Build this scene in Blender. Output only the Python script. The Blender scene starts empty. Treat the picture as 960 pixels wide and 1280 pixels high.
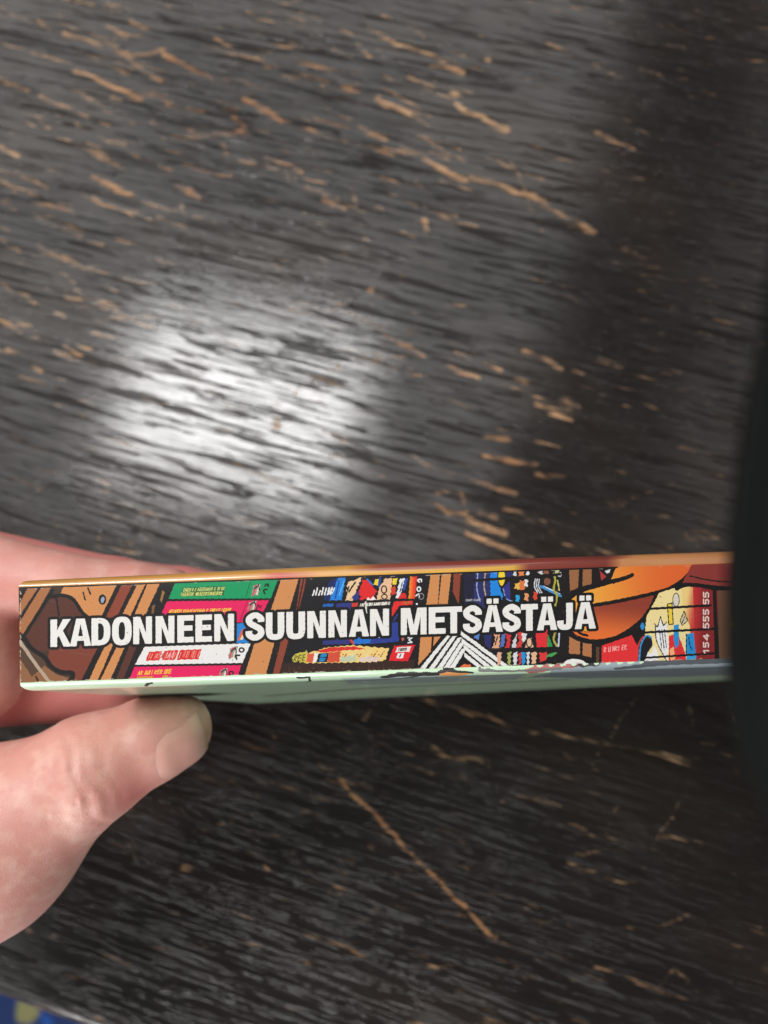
import bpy, bmesh, math, random
import numpy as np
from mathutils import Matrix, Vector
random.seed(7); rng = np.random.default_rng(7)
S = bpy.context.scene
COL = S.collection

# ------------------------------------------------------------------ camera
FPX = 960.0                       # focal length in pixels of a 960 x 1280 frame
CX, CY = 480.0, 640.0
H = 0.326                         # height of the lens above the table
dn = np.array([(560-CX)/FPX, (760-CY)/FPX, 1.0]); dn /= np.linalg.norm(dn)
ex = np.array([1.0, 0, 0])
Zw = -dn
Xw = ex - (ex @ dn)*dn; Xw /= np.linalg.norm(Xw)
Yw = np.cross(Zw, Xw)
M = np.array([Xw, Yw, Zw])        # lens frame (right, down, forward) -> world
CAM = np.array([0, 0, H])

def W(p):
    """point given in millimetres from the lens (right, down, forward) -> world metres"""
    return (np.asarray(p, float)*1e-3) @ M.T + CAM

def ray(px, py):
    d = np.array([(px-CX)/FPX, (py-CY)/FPX, 1.0])
    return M @ d

def on_table(px, py, z=0.0):
    d = ray(px, py)
    return CAM + d*((z-CAM[2])/d[2])

cam_d = bpy.data.cameras.new('camera')
cam = bpy.data.objects.new('camera', cam_d); COL.objects.link(cam)
R = np.column_stack([M @ [1, 0, 0], M @ [0, -1, 0], M @ [0, 0, -1]])
mw = Matrix([list(R[i])+[CAM[i]] for i in range(3)]+[[0, 0, 0, 1]])
cam.matrix_world = mw
cam_d.sensor_width = 36; cam_d.lens = 36*FPX/1280
cam_d.clip_start = 0.005; cam_d.clip_end = 50
cam_d.dof.use_dof = True; cam_d.dof.focus_distance = 0.1655; cam_d.dof.aperture_fstop = 12.0
S.camera = cam

# ------------------------------------------------------------------ light
world = bpy.data.worlds.new('World'); S.world = world; world.use_nodes = True
bg = world.node_tree.nodes['Background']
bg.inputs[0].default_value = (0.92, 0.96, 1.0, 1); bg.inputs[1].default_value = 0.07
S.view_settings.view_transform = 'Standard'; S.view_settings.look = 'None'
S.view_settings.exposure = 0.0; S.view_settings.gamma = 1.0
S.view_settings.use_curve_mapping = False

def mirror_at(px, py, h):
    """where the mirror direction of a table point meets height h"""
    d = ray(px, py); T = CAM + d*(-CAM[2]/d[2])
    return T + np.array([d[0], d[1], -d[2]])*(h/-d[2])

def area_lamp(name, quad, h, radiance, colour):
    q = [mirror_at(x, y, h) for x, y in quad]       # tl, tr, br, bl
    c = sum(q)/4
    u = (q[1]-q[0]+q[2]-q[3])/2; v = (q[0]-q[3]+q[1]-q[2])/2
    ld = bpy.data.lights.new(name, 'AREA'); ld.shape = 'RECTANGLE'
    ld.size = np.linalg.norm(u); ld.size_y = np.linalg.norm(v)
    ld.energy = radiance*math.pi*ld.size*ld.size_y
    ld.color = colour
    o = bpy.data.objects.new(name, ld); COL.objects.link(o)
    a = math.atan2(u[1], u[0])
    o.location = c; o.rotation_euler = (0, 0, a)
    return o
area_lamp('window_light', [(200, 372), (455, 452), (428, 622), (116, 592)], 1.7, 24.0, (1.0, 0.99, 0.97))
area_lamp('bright_ceiling', [(-430, -573), (845, -320), (620, 770), (-645, 507)], 1.9, 2.0, (1.0, 0.975, 0.945))
area_lamp('right_fill', [(985, -100), (1465, 3), (1280, 883), (800, 780)], 1.9, 0.62, (1.0, 0.97, 0.95))  # added fill; its gap to bright_ceiling makes the dark band in the sheen
area_lamp('low_left_fill', [(-520, 1130), (-10, 1180), (-30, 1620), (-540, 1600)], 1.8, 2.4, (1.0, 0.99, 0.96))  # unseen fill added to lift the sheen at the table's lower left
def aimed_lamp(name, loc, target, sx, sy, radiance, colour):
    ld = bpy.data.lights.new(name, 'AREA'); ld.shape = 'RECTANGLE'; ld.size = sx; ld.size_y = sy
    ld.energy = radiance*math.pi*sx*sy; ld.color = colour
    o = bpy.data.objects.new(name, ld); COL.objects.link(o); o.location = loc
    o.rotation_euler = (Vector(target)-Vector(loc)).to_track_quat('-Z', 'Y').to_euler()
aimed_lamp('side_fill', (-.50, -1.60, .42), (0, 0, .14), 1.1, .6, 13.5, (1.0, 0.985, 0.96))  # unseen fill added to brighten the front cover and thumb

# ------------------------------------------------------------------ helpers
def mesh_obj(name, verts, faces, mat=None, parent=None, smooth=True):
    me = bpy.data.meshes.new(name)
    me.from_pydata([tuple(v) for v in verts], [], [tuple(f) for f in faces])
    me.update()
    if smooth: me.polygons.foreach_set('use_smooth', [True]*len(me.polygons))
    o = bpy.data.objects.new(name, me); COL.objects.link(o)
    if mat: me.materials.append(mat)
    if parent:
        o.parent = parent
        o.matrix_parent_inverse = parent.matrix_basis.inverted()
    return o

def fast_mesh(name, V, Q):
    V = np.asarray(V, np.float32); Q = np.asarray(Q, np.int32)
    me = bpy.data.meshes.new(name)
    me.vertices.add(len(V)); me.vertices.foreach_set('co', V.ravel())
    me.loops.add(Q.size); me.loops.foreach_set('vertex_index', Q.ravel())
    me.polygons.add(len(Q))
    me.polygons.foreach_set('loop_start', np.arange(0, Q.size, Q.shape[1], dtype=np.int32))
    me.polygons.foreach_set('loop_total', np.full(len(Q), Q.shape[1], np.int32))
    me.polygons.foreach_set('use_smooth', np.ones(len(Q), bool))
    me.update(calc_edges=True)
    return me

def tag(o, label=None, cat=None, kind=None):
    if label: o['label'] = label
    if cat: o['category'] = cat
    if kind: o['kind'] = kind

class NT:
    def __init__(s, name):
        s.m = bpy.data.materials.new(name); s.m.use_nodes = True
        s.t = s.m.node_tree; s.p = s.t.nodes['Principled BSDF']
    def n(s, typ, **kw):
        nd = s.t.nodes.new(typ)
        for k, v in kw.items():
            if k.startswith('i_'):
                key = k[2:]; key = int(key) if key.isdigit() else key.replace('_', ' ')
                nd.inputs[key].default_value = v
            else: setattr(nd, k, v)
        return nd
    def l(s, a, b): s.t.links.new(a, b)
    def set(s, **kw):
        for k, v in kw.items(): s.p.inputs[k.replace('_', ' ')].default_value = v
    def math(s, op, a, b=0.0, clamp=False):
        nd = s.t.nodes.new('ShaderNodeMath'); nd.operation = op; nd.use_clamp = clamp
        for i, x in enumerate((a, b)):
            if isinstance(x, (int, float)): nd.inputs[i].default_value = x
            else: s.l(x, nd.inputs[i])
        return nd.outputs[0]
    def mix(s, fac, a, b):
        nd = s.t.nodes.new('ShaderNodeMix'); nd.data_type = 'RGBA'
        for sock, x in ((nd.inputs[0], fac), (nd.inputs[6], a), (nd.inputs[7], b)):
            if isinstance(x, (int, float)): sock.default_value = x
            elif isinstance(x, tuple): sock.default_value = (*x, 1)
            else: s.l(x, sock)
        return nd.outputs[2]
    def ramp(s, fac, stops, interp='LINEAR'):
        nd = s.t.nodes.new('ShaderNodeValToRGB'); cr = nd.color_ramp; cr.interpolation = interp
        while len(cr.elements) < len(stops): cr.elements.new(0.5)
        for e, (p, c) in zip(cr.elements, stops):
            e.position = p; e.color = (c, c, c, 1) if isinstance(c, (int, float)) else (*c, 1)
        s.l(fac, nd.inputs[0]); return nd.outputs[0]

# ------------------------------------------------------------------ floor, rug
def rc(c): return tuple((v/255/12.92 if v/255 <= .04045 else ((v/255+.055)/1.055)**2.4) for v in c)

mf = NT('dark_floorboards'); tc = mf.n('ShaderNodeTexCoord'); mp = mf.n('ShaderNodeMapping', i_Scale=(2, 18, 1))
mf.l(tc.outputs['Object'], mp.inputs[0]); nz = mf.n('ShaderNodeTexNoise', i_Scale=3.0, i_Detail=6.0); mf.l(mp.outputs[0], nz.inputs[0])
mf.l(mf.mix(nz.outputs[0], (.05, .03, .02), (.12, .075, .045)), mf.p.inputs['Base Color']); mf.set(Roughness=.5)
fl = mesh_obj('floor', [(-3, -3, -.745), (3, -3, -.745), (3, 3, -.745), (-3, 3, -.745)], [(0, 1, 2, 3)], mf.m)
tag(fl, kind='structure')

mr = NT('woven_rug_pattern'); tc = mr.n('ShaderNodeTexCoord')
vo = mr.n('ShaderNodeTexVoronoi', i_Scale=11.0); mr.l(tc.outputs['Object'], vo.inputs[0])
nz = mr.n('ShaderNodeTexNoise', i_Scale=9.0, i_Detail=2.0); mr.l(tc.outputs['Object'], nz.inputs[0])
f1 = mr.ramp(nz.outputs[0], [(.5, 0.0), (.54, 1.0)]); wx = mr.n('ShaderNodeTexNoise', i_Scale=26.0, i_Detail=3.0); mr.l(tc.outputs['Object'], wx.inputs[0])
f2 = mr.ramp(mr.math('ADD', vo.outputs['Distance'], mr.math('MULTIPLY', mr.math('SUBTRACT', wx.outputs[0], .5), .5)), [(.16, 1.0), (.25, 0.0)])
c = mr.mix(f1, rc((8, 66, 140)), rc((6, 34, 80))); c = mr.mix(f2, c, rc((112, 110, 72)))
mr.l(c, mr.p.inputs['Base Color']); mr.set(Roughness=.95)
wv = mr.n('ShaderNodeTexNoise', i_Scale=400.0); mr.l(tc.outputs['Object'], wv.inputs[0])
bp = mr.n('ShaderNodeBump', i_Strength=.5, i_Distance=.003); mr.l(wv.outputs[0], bp.inputs['Height']); mr.l(bp.outputs[0], mr.p.inputs['Normal'])
p0 = on_table(20, 1275, -.73)
n = 40; V = []; F = []
for j in range(n+1):
    for i in range(n+1):
        x, y = (i/n-.5)*1.5, (j/n-.62)*1.0
        V.append((p0[0]+x, p0[1]+y, -.735+.004*math.sin(9*x+2)*math.cos(7*y)))
for j in range(n):
    for i in range(n):
        a = j*(n+1)+i; F.append((a, a+1, a+n+2, a+n+1))
rug = mesh_obj('rug', V, F, mr.m)
sd = rug.modifiers.new('thickness', 'SOLIDIFY'); sd.thickness = .008; sd.offset = 1
tag(rug, 'blue rug with pale yellow blotches on the floor below the table edge', 'rug')

# ------------------------------------------------------------------ table
e0 = on_table(0, 1250); e1 = on_table(106, 1290)
gx = (e1-e0); gx[2] = 0; gx /= np.linalg.norm(gx)
gy = np.array([-gx[1], gx[0], 0])
def to_tab(px, py):
    p = on_table(px, py)-e0
    return np.array([p @ gx, p @ gy])

streaks = [  # x0 y0 x1 y1 width strength : worn places read off the board
(0,8,62,36,4,.6),(80,42,160,68,6,1),(160,70,205,62,5,.8),(205,68,265,99,7,1),(140,75,202,102,5,.8),(95,88,176,123,7,1),
(50,120,110,146,5,.7),(305,125,352,151,8,1),(352,151,432,178,6,.6),(115,222,196,259,8,1),(196,259,272,279,4,.6),(220,232,250,248,7,.8),
(0,183,20,194,7,.9),(58,268,102,286,5,.6),(0,298,26,316,6,.7),(205,172,335,164,8,.55),(245,172,255,190,6,.6),(278,178,284,196,6,.5),
(310,192,318,205,7,.5),(330,198,338,212,7,.5),(355,210,362,226,6,.4),(440,235,446,258,6,.5),(375,0,350,6,5,.6),(375,15,440,42,4,.6),(440,42,480,48,4,.5),
(447,55,462,70,8,.7),(430,108,447,115,9,.8),(402,108,406,112,8,.7),(450,160,482,174,9,1),(472,123,484,133,9,.8),(405,250,418,255,11,.8),(425,258,432,262,8,.5),(470,258,478,262,9,.6),
(480,48,555,78,5,.8),(558,83,579,91,8,1),(555,80,535,84,5,.6),(480,95,562,122,4,.6),(570,130,633,163,8,1),(480,128,512,143,9,1),(512,143,545,162,5,.5),
(746,165,791,186,8,.9),(685,55,716,70,7,.8),(530,198,581,226,9,1),(590,220,666,246,10,1),(666,246,741,291,9,1),(741,291,822,331,4,.5),
(500,184,526,194,8,.7),(600,44,602,45,9,.8),(609,72,611,76,10,1),(566,118,569,120,10,.9),(530,274,534,290,13,1),(716,8,730,14,7,.6),(800,85,840,104,5,.5),
(780,148,812,170,4,.5),(862,120,905,135,4,.4),(480,418,531,446,7,.9),(560,455,598,473,8,.9),(570,440,626,463,6,.7),(655,440,701,462,9,1),(714,464,727,468,8,.9),
(645,472,661,479,10,.8),(670,505,713,525,10,1),(702,498,726,509,9,.9),(607,546,638,549,8,.9),(668,552,702,560,6,.7),(605,570,671,581,6,.8),(672,592,704,598,7,.7),
(587,602,643,618,7,.8),(585,650,631,666,9,1),(582,667,666,696,8,1),(630,635,681,653,6,.8),(600,640,622,646,9,.8),(560,641,582,641,7,1),(544,628,560,641,6,1),(546,616,575,612,5,.7),(575,612,580,630,6,.7),
(830,457,861,473,6,.7),(345,528,347,531,13,.95),(462,362,465,363,12,1),(440,392,480,412,5,.6),(360,375,395,385,5,.5),(395,318,420,326,5,.5),
(0,400,26,416,6,.8),(42,458,52,464,8,.8),(70,440,110,458,5,.6),(0,380,14,386,6,.5),(62,318,82,326,8,.6),(76,340,92,352,8,.5),(0,185,22,196,7,.7),(20,215,60,235,5,.7),(40,255,78,262,6,.7),(5,250,20,262,6,.7),
(60,210,75,218,6,.6),(78,288,102,296,6,.6),(0,225,20,240,5,.6),(10,165,28,175,6,.5),(48,150,62,160,6,.5),(140,174,156,181,8,.7),(105,245,130,258,4,.5),
(85,70,100,60,3,.4),(130,50,146,62,4,.6),(196,205,214,214,8,.7),(230,205,250,212,6,.6),(292,148,306,158,8,.8),(190,152,200,158,8,.5),(238,142,246,152,6,.6),
(426,973,429,977,9,1),(426,975,520,1074,3.4,.8),(520,1074,612,1168,3.4,.8),(608,1167,620,1172,9,1),(470,1018,485,1034,6,.9),(540,935,612,955,6,.8),(533,876,629,905,5,.75),(629,905,850,948,4,.6),
(825,946,862,955,6,.6),(535,1208,566,1206,7,.8),(382,1169,454,1194,6,.7),(746,1208,858,1249,5,.65),(229,1085,236,1087,9,.9),(455,900,471,878,5,.5),(606,1275,622,1280,10,.8),
(825,1046,878,1055,5,.5),(332,1083,334,1086,6,.8),(34,1163,38,1168,11,.9),(66,1171,70,1174,8,.7),(160,1058,186,1066,6,.6),(404,1088,432,1096,5,.5),(560,968,605,978,5,.5),(300,925,345,940,5,.4),
(640,990,700,1008,4,.4),(700,1030,820,1062,3.4,.5),(760,1036,774,1002,4,.35),(735,990,775,1008,4,.4),(200,1185,218,1192,5,.4),(180,870,205,885,5,.4),(630,1120,672,1135,4,.4),(690,1165,760,1185,4,.4),(410,1145,440,1152,5,.4),(540,1170,560,1158,4,.4)]
_h = random.Random(3)
for k in range(260):
    x, y = _h.uniform(-20, 960), _h.uniform(-10, 1290); L = _h.uniform(20, 110); a_ = math.radians(_h.gauss(20, 7) if _h.random() < .8 else _h.uniform(-70, 80))
    if _h.random() > .8: L *= .5
    streaks.append((x, y, x+L*math.cos(a_), y+L*math.sin(a_), _h.choice([2.0, 2.5, 3.0]), _h.uniform(.3, .62)))
for k in range(170):
    x, y = _h.uniform(-20, 560), _h.uniform(-10, 520); L = _h.uniform(8, 60); a_ = math.radians(_h.gauss(21, 6))
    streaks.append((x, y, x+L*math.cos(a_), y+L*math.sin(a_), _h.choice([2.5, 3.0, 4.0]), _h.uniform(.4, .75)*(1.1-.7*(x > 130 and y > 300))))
st = np.array([list(to_tab(a, b))+list(to_tab(c, d))+[w*.33e-3*.34, k] for a, b, c, d, w, k in streaks])

def axis(lo, f0, f1, hi, step):
    a = np.arange(f0, f1, step)
    return np.concatenate([np.linspace(lo, f0, 12, endpoint=False), a, np.linspace(a[-1]+.01, hi, 12)])
cr = np.array([to_tab(x, y) for x, y in ((-20, -20), (980, -20), (980, 1300), (-20, 1300))])
xs = axis(-.55, cr[:, 0].min(), cr[:, 0].max(), .85, .0010)
ys = axis(0.0, 0.004, cr[:, 1].max(), .85, .0010)
X, Y = np.meshgrid(xs, ys)
wear_and_shade = np.zeros_like(X)
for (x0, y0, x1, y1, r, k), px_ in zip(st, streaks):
    if px_[0] > 640 or px_[1] > 860: k *= .78  # right and lower marks faded to stand in for shade there
    if px_[0] > 735-(px_[1]-690)*.21 and px_[1] < 700: k *= .55  # fainter again past the dark band's edge, its shade put into mark strength
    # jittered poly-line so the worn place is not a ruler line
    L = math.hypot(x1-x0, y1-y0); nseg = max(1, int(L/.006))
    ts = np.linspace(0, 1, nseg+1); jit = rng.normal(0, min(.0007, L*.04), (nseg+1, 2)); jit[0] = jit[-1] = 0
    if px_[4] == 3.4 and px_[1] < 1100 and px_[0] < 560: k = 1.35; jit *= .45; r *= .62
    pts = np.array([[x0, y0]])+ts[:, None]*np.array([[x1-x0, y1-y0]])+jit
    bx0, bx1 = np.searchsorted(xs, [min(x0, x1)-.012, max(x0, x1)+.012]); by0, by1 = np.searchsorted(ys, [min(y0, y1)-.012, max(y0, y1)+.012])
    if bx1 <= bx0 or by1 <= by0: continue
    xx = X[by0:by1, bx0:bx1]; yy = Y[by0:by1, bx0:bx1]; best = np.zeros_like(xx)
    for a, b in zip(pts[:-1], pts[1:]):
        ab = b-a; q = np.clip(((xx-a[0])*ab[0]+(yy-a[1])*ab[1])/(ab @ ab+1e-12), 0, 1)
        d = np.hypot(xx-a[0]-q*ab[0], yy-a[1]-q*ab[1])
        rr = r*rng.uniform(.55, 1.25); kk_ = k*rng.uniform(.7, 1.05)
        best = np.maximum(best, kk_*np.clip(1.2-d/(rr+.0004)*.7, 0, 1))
    wear_and_shade[by0:by1, bx0:bx1] = np.maximum(wear_and_shade[by0:by1, bx0:bx1], best)

TH = .028
nx, ny = len(xs), len(ys)
V = np.column_stack([X.ravel(), Y.ravel(), np.zeros(X.size)])
edge_round = np.clip((.006-V[:, 1])/.006, 0, 1); V[:, 2] -= .0035*edge_round**2
idx = np.arange(nx*ny).reshape(ny, nx)
Q = np.stack([idx[:-1, :-1], idx[:-1, 1:], idx[1:, 1:], idx[1:, :-1]], -1).reshape(-1, 4)

mt = NT('worn_black_stained_wood'); tc = mt.n('ShaderNodeTexCoord')
def noise(scale, mapsc, detail=5.0, rough=.6, dist=0.0):
    mp = mt.n('ShaderNodeMapping', i_Scale=mapsc); mt.l(tc.outputs['Object'], mp.inputs[0])
    nz = mt.n('ShaderNodeTexNoise', i_Scale=scale, i_Detail=detail, i_Roughness=rough, i_Distortion=dist); mt.l(mp.outputs[0], nz.inputs[0])
    return nz.outputs[0]
grain = noise(430.0, (.075, 1.0, 1.0), 6.0, .66, .5)      # long fibres
fine = noise(1150.0, (.07, 1.0, 1.0), 5.0, .62, .3)
broad = noise(14.0, (.45, 1.0, 1.0), 3.0, .5, .4)
crack = noise(300.0, (.06, 1.0, 1.0), 5.0, .62, .9)
fleck = noise(360.0, (.24, 1.0, 1.0), 3.0, .55, .5)
patch = noise(9.0, (.6, 1.0, 1.0), 2.0)
crack2 = noise(620.0, (.05, 1.0, 1.0), 4.0, .6, .8)
crackm = mt.math('MAXIMUM', mt.ramp(crack, [(.405, 1.0), (.435, 0.0)]), mt.math('MULTIPLY', mt.ramp(crack2, [(.385, 1.0), (.425, 0.0)]), .85))
at = mt.n('ShaderNodeAttribute', attribute_name='wear_and_shade')
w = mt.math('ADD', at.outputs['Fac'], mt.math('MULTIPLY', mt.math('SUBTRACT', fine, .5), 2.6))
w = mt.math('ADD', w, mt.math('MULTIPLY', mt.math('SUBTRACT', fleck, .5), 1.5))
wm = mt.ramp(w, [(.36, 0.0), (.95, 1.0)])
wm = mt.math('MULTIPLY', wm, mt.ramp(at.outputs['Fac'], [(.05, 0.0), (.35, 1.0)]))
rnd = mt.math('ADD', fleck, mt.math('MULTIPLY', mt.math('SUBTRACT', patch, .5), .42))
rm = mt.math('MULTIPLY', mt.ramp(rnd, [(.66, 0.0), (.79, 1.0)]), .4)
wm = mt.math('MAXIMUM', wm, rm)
black = mt.mix(grain, (.0055, .0046, .0043), (.0145, .0118, .0106))
black = mt.mix(mt.math('MULTIPLY', mt.ramp(broad, [(.45, 0.0), (.7, 1.0)]), .42), black, (.034, .021, .0145))
tan = mt.mix(mt.ramp(mt.math('ADD', mt.math('MULTIPLY', broad, .5), mt.math('MULTIPLY', fine, .5)), [(.38, 0.0), (.62, 1.0)]), (.21, .088, .034), (.50, .315, .175))
dv = mt.n('ShaderNodeTexVoronoi', i_Scale=110.0, i_Randomness=1.0); mt.l(tc.outputs['Object'], dv.inputs[0])
dsz = mt.math('MULTIPLY', mt.math('SUBTRACT', dv.outputs['Color'], .72), .16)
dust = mt.math('LESS_THAN', dv.outputs['Distance'], dsz)
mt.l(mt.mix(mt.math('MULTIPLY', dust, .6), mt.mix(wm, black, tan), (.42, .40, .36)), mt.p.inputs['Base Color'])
rough = mt.math('ADD', mt.math('MULTIPLY', fine, .25), .33)
mt.l(mt.math('ADD', rough, mt.math('MULTIPLY', wm, .25)), mt.p.inputs['Roughness'])
gl = mt.ramp(mt.math('ADD', mt.math('MULTIPLY', grain, .75), mt.math('MULTIPLY', broad, .25)), [(.36, .52), (.56, 1.0)])
coat = mt.math('MULTIPLY', mt.math('MULTIPLY', gl, mt.math('SUBTRACT', 1.0, mt.math('MULTIPLY', wm, .85))), mt.math('SUBTRACT', 1.0, mt.math('MULTIPLY', crackm, .88)))
mt.l(coat, mt.p.inputs['Coat Weight'])
mt.l(mt.math('MULTIPLY', gl, .11), mt.p.inputs['Specular IOR Level'])
mt.set(Coat_Roughness=.05, Coat_IOR=1.5)
hgt = mt.math('ADD', mt.math('MULTIPLY', grain, .22), mt.math('MULTIPLY', fine, .26))
hgt = mt.math('SUBTRACT', hgt, mt.math('MULTIPLY', crackm, .6))
hgt = mt.math('SUBTRACT', hgt, mt.math('MULTIPLY', wm, .3))
bp = mt.n('ShaderNodeBump', i_Strength=.42, i_Distance=.0004); mt.l(hgt, bp.inputs['Height'])
mt.l(bp.outputs[0], mt.p.inputs['Normal']); mt.l(bp.outputs[0], mt.p.inputs['Coat Normal'])

table = bpy.data.objects.new('table', None); COL.objects.link(table)
table.matrix_world = Matrix(((gx[0], gy[0], 0, e0[0]), (gx[1], gy[1], 0, e0[1]), (0, 0, 1, 0), (0, 0, 0, 1)))
tag(table, 'dark stained wooden table with worn grain under the book', 'table')
def tchild(name, me):
    o = bpy.data.objects.new(name, me); COL.objects.link(o); o.parent = table; return o
# top sheet, sides and underside in one body
bot = len(V)
rim = [(xs[0], ys[0]), (xs[-1], ys[0]), (xs[-1], ys[-1]), (xs[0], ys[-1])]
ring = np.concatenate([idx[0, :], idx[1:, -1], idx[-1, -2::-1], idx[-2:0:-1, 0]])
low = V[ring].copy(); low[:, 2] = -TH
Vall = np.vstack([V, low]); li = bot+np.arange(len(ring))
Qs = np.stack([li, np.roll(li, -1), np.roll(ring, -1), ring], -1)
me = fast_mesh('tabletop', Vall, np.vstack([Q, Qs]))
at_ = me.attributes.new('wear_and_shade', 'FLOAT', 'POINT')
wv = np.concatenate([wear_and_shade.ravel(), np.zeros(len(ring))])
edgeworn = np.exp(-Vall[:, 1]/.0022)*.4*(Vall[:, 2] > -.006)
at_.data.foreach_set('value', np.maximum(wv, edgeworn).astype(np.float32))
me.materials.append(mt.m)
tchild('tabletop', me)
def boxmesh(name, x0, x1, y0, y1, z0, z1, bev=.003):
    bm = bmesh.new()
    bmesh.ops.create_cube(bm, size=1, matrix=Matrix.Translation(((x0+x1)/2, (y0+y1)/2, (z0+z1)/2)) @ Matrix.Diagonal((x1-x0, y1-y0, z1-z0, 1)))
    bmesh.ops.bevel(bm, geom=bm.edges[:], offset=bev, segments=2, affect='EDGES')
    m_ = bpy.data.meshes.new(name); bm.to_mesh(m_); bm.free(); m_.materials.append(mt.m); return m_
for x in (-.49, .73):
    for y in (.06, .73):
        tchild('leg', boxmesh('leg', x, x+.06, y, y+.06, -.744, -TH-.001))
tchild('apron', boxmesh('apron', -.425, .725, .075, .097, -.11, -TH-.001))
tchild('apron', boxmesh('apron', -.425, .725, .753, .775, -.11, -TH-.001))

# ------------------------------------------------------------------ book geometry (millimetres from the lens)
def at_depth(px, py, z): return np.array([(px-CX)/FPX*z, (py-CY)/FPX*z, z])
ZS = 163.0
XR = 1100.0
SL = -0.0345
O = at_depth(25, 853.5, ZS)                             # lower left corner of the spine
Rb = at_depth(XR, 853.5+SL*(XR-25), ZS+.6)              # lower right corner
t = Rb-O; LEN = np.linalg.norm(t); t /= LEN
up = np.array([0, -1.0, -.03]); up /= np.linalg.norm(up)                # the spine leans a little, as soft spines do
nrm = np.cross(t, up); nrm /= np.linalg.norm(nrm)
if nrm[2] > 0: nrm = -nrm                               # spine normal, towards the lens
def spine_ab(px, py):
    d = np.array([(px-CX)/FPX, (py-CY)/FPX, 1.0]); q = d*((O @ nrm)/(d @ nrm))-O
    k_ = t @ up; qa, qb = q @ t, q @ up; return np.array([(qa-k_*qb)/(1-k_*k_), (qb-k_*qa)/(1-k_*k_)])
HT = spine_ab(430, 720.5)[1]                            # flat height up to the rounded hinge
RAD = 3.1                                               # hinge radius
DEPTH = 128.0
FL = at_depth(318, 879, ZS+DEPTH)-O                     # fore edge seen from the left end of the spine
FR = at_depth(950, 848.5, ZS+DEPTH)-Rb
def inward(a):                                          # direction into the book at a along the spine
    f = a/LEN; return (FL*(1-f)+FR*f)/DEPTH
OFF = 1.6                                               # swell of the soft front cover at its hinge
def low_pt(a, d):                                       # on the pale front cover
    r0 = 3.2
    base = O+t*a+inward(a)*d
    if d <= r0: return base-up*(OFF*math.sqrt(max(0, 1-(1-d/r0)**2)))
    return base-up*(OFF*(1-(d-r0)/(DEPTH-r0)))
def BU(a): return .62+.38*min(1.0, a/(LEN*.45))
def top_pt(a, s):                                       # arc then rear cover, s = arc length
    arc = RAD*math.pi/2
    base = O+t*a+up*HT
    D = inward(a)
    if s <= arc:
        th = s/RAD
        return base+up*(RAD*BU(a)*math.sin(th))+D*(RAD*(1-math.cos(th)))
    return base+up*RAD*BU(a)+D*(RAD+(s-arc))

# ------------------------------------------------------------------ print rasteriser
class Canvas:
    def __init__(s, w, h, col):
        s.w, s.h = w, h; s.im = np.empty((h, w, 3), np.float32); s.im[:] = np.array(col)/255
    def box(s, P, pad):
        x0 = max(0, int(P[:, 0].min()-pad)); x1 = min(s.w, int(P[:, 0].max()+pad)+2)
        y0 = max(0, int(P[:, 1].min()-pad)); y1 = min(s.h, int(P[:, 1].max()+pad)+2)
        return x0, x1, y0, y1
    def grid(s, b): return np.meshgrid(np.arange(b[0], b[1])+.5, np.arange(b[2], b[3])+.5)
    def mask(s, contours, rough=0.0):
        A = np.vstack(contours); b = s.box(A, 4)
        if b[1] <= b[0] or b[3] <= b[2]: return None, None
        x, y = s.grid(b)
        if rough:
            k = 6.0
            x = x+rough*np.sin(y/k*1.7+np.cos(x/k*.9)*2+b[0]); y = y+rough*np.sin(x/k*1.3+np.sin(y/k)*2+b[2])
        m = np.zeros(x.shape, bool)
        for P in contours:
            for (xa, ya), (xb, yb) in zip(P, np.roll(P, -1, 0)):
                if ya == yb: continue
                m ^= ((ya > y) != (yb > y)) & (x < (xb-xa)*(y-ya)/(yb-ya)+xa)
        return b, m
    def put(s, b, m, col):
        if b is None: return
        v = s.im[b[2]:b[3], b[0]:b[1]]
        v[m] = (np.array(col, np.float32)/255 if not callable(col) else col(b)[m])
    def fill(s, contours, col, rough=0.0):
        b, m = s.mask(contours, rough); s.put(b, m, col)
    def stroke(s, P, wd, col, closed=False, rough=0.0):
        if closed: P = np.vstack([P, P[:1]])
        b = s.box(P, wd+4)
        if b[1] <= b[0] or b[3] <= b[2]: return
        x, y = s.grid(b); best = np.full(x.shape, 1e9)
        for a, c in zip(P[:-1], P[1:]):
            ab = c-a; q = np.clip(((x-a[0])*ab[0]+(y-a[1])*ab[1])/(ab @ ab+1e-9), 0, 1)
            best = np.minimum(best, np.hypot(x-a[0]-q*ab[0], y-a[1]-q*ab[1]))
        lim = wd/2
        if rough: lim = lim+rough*np.sin(x/5.3+np.cos(y/4.1)*2)
        s.put(b, best < lim, col)
def catmull(P, n=8):
    P = np.asarray(P, float); Q = np.vstack([2*P[0]-P[1], P, 2*P[-1]-P[-2]]); out = []
    for i in range(1, len(Q)-2):
        for k in range(n):
            u = k/n; a, b, c, d = Q[i-1:i+3]
            out.append(.5*((2*b)+(c-a)*u+(2*a-5*b+4*c-d)*u*u+(3*b-a-3*c+d)*u**3))
    out.append(P[-1]); return np.array(out)

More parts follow.
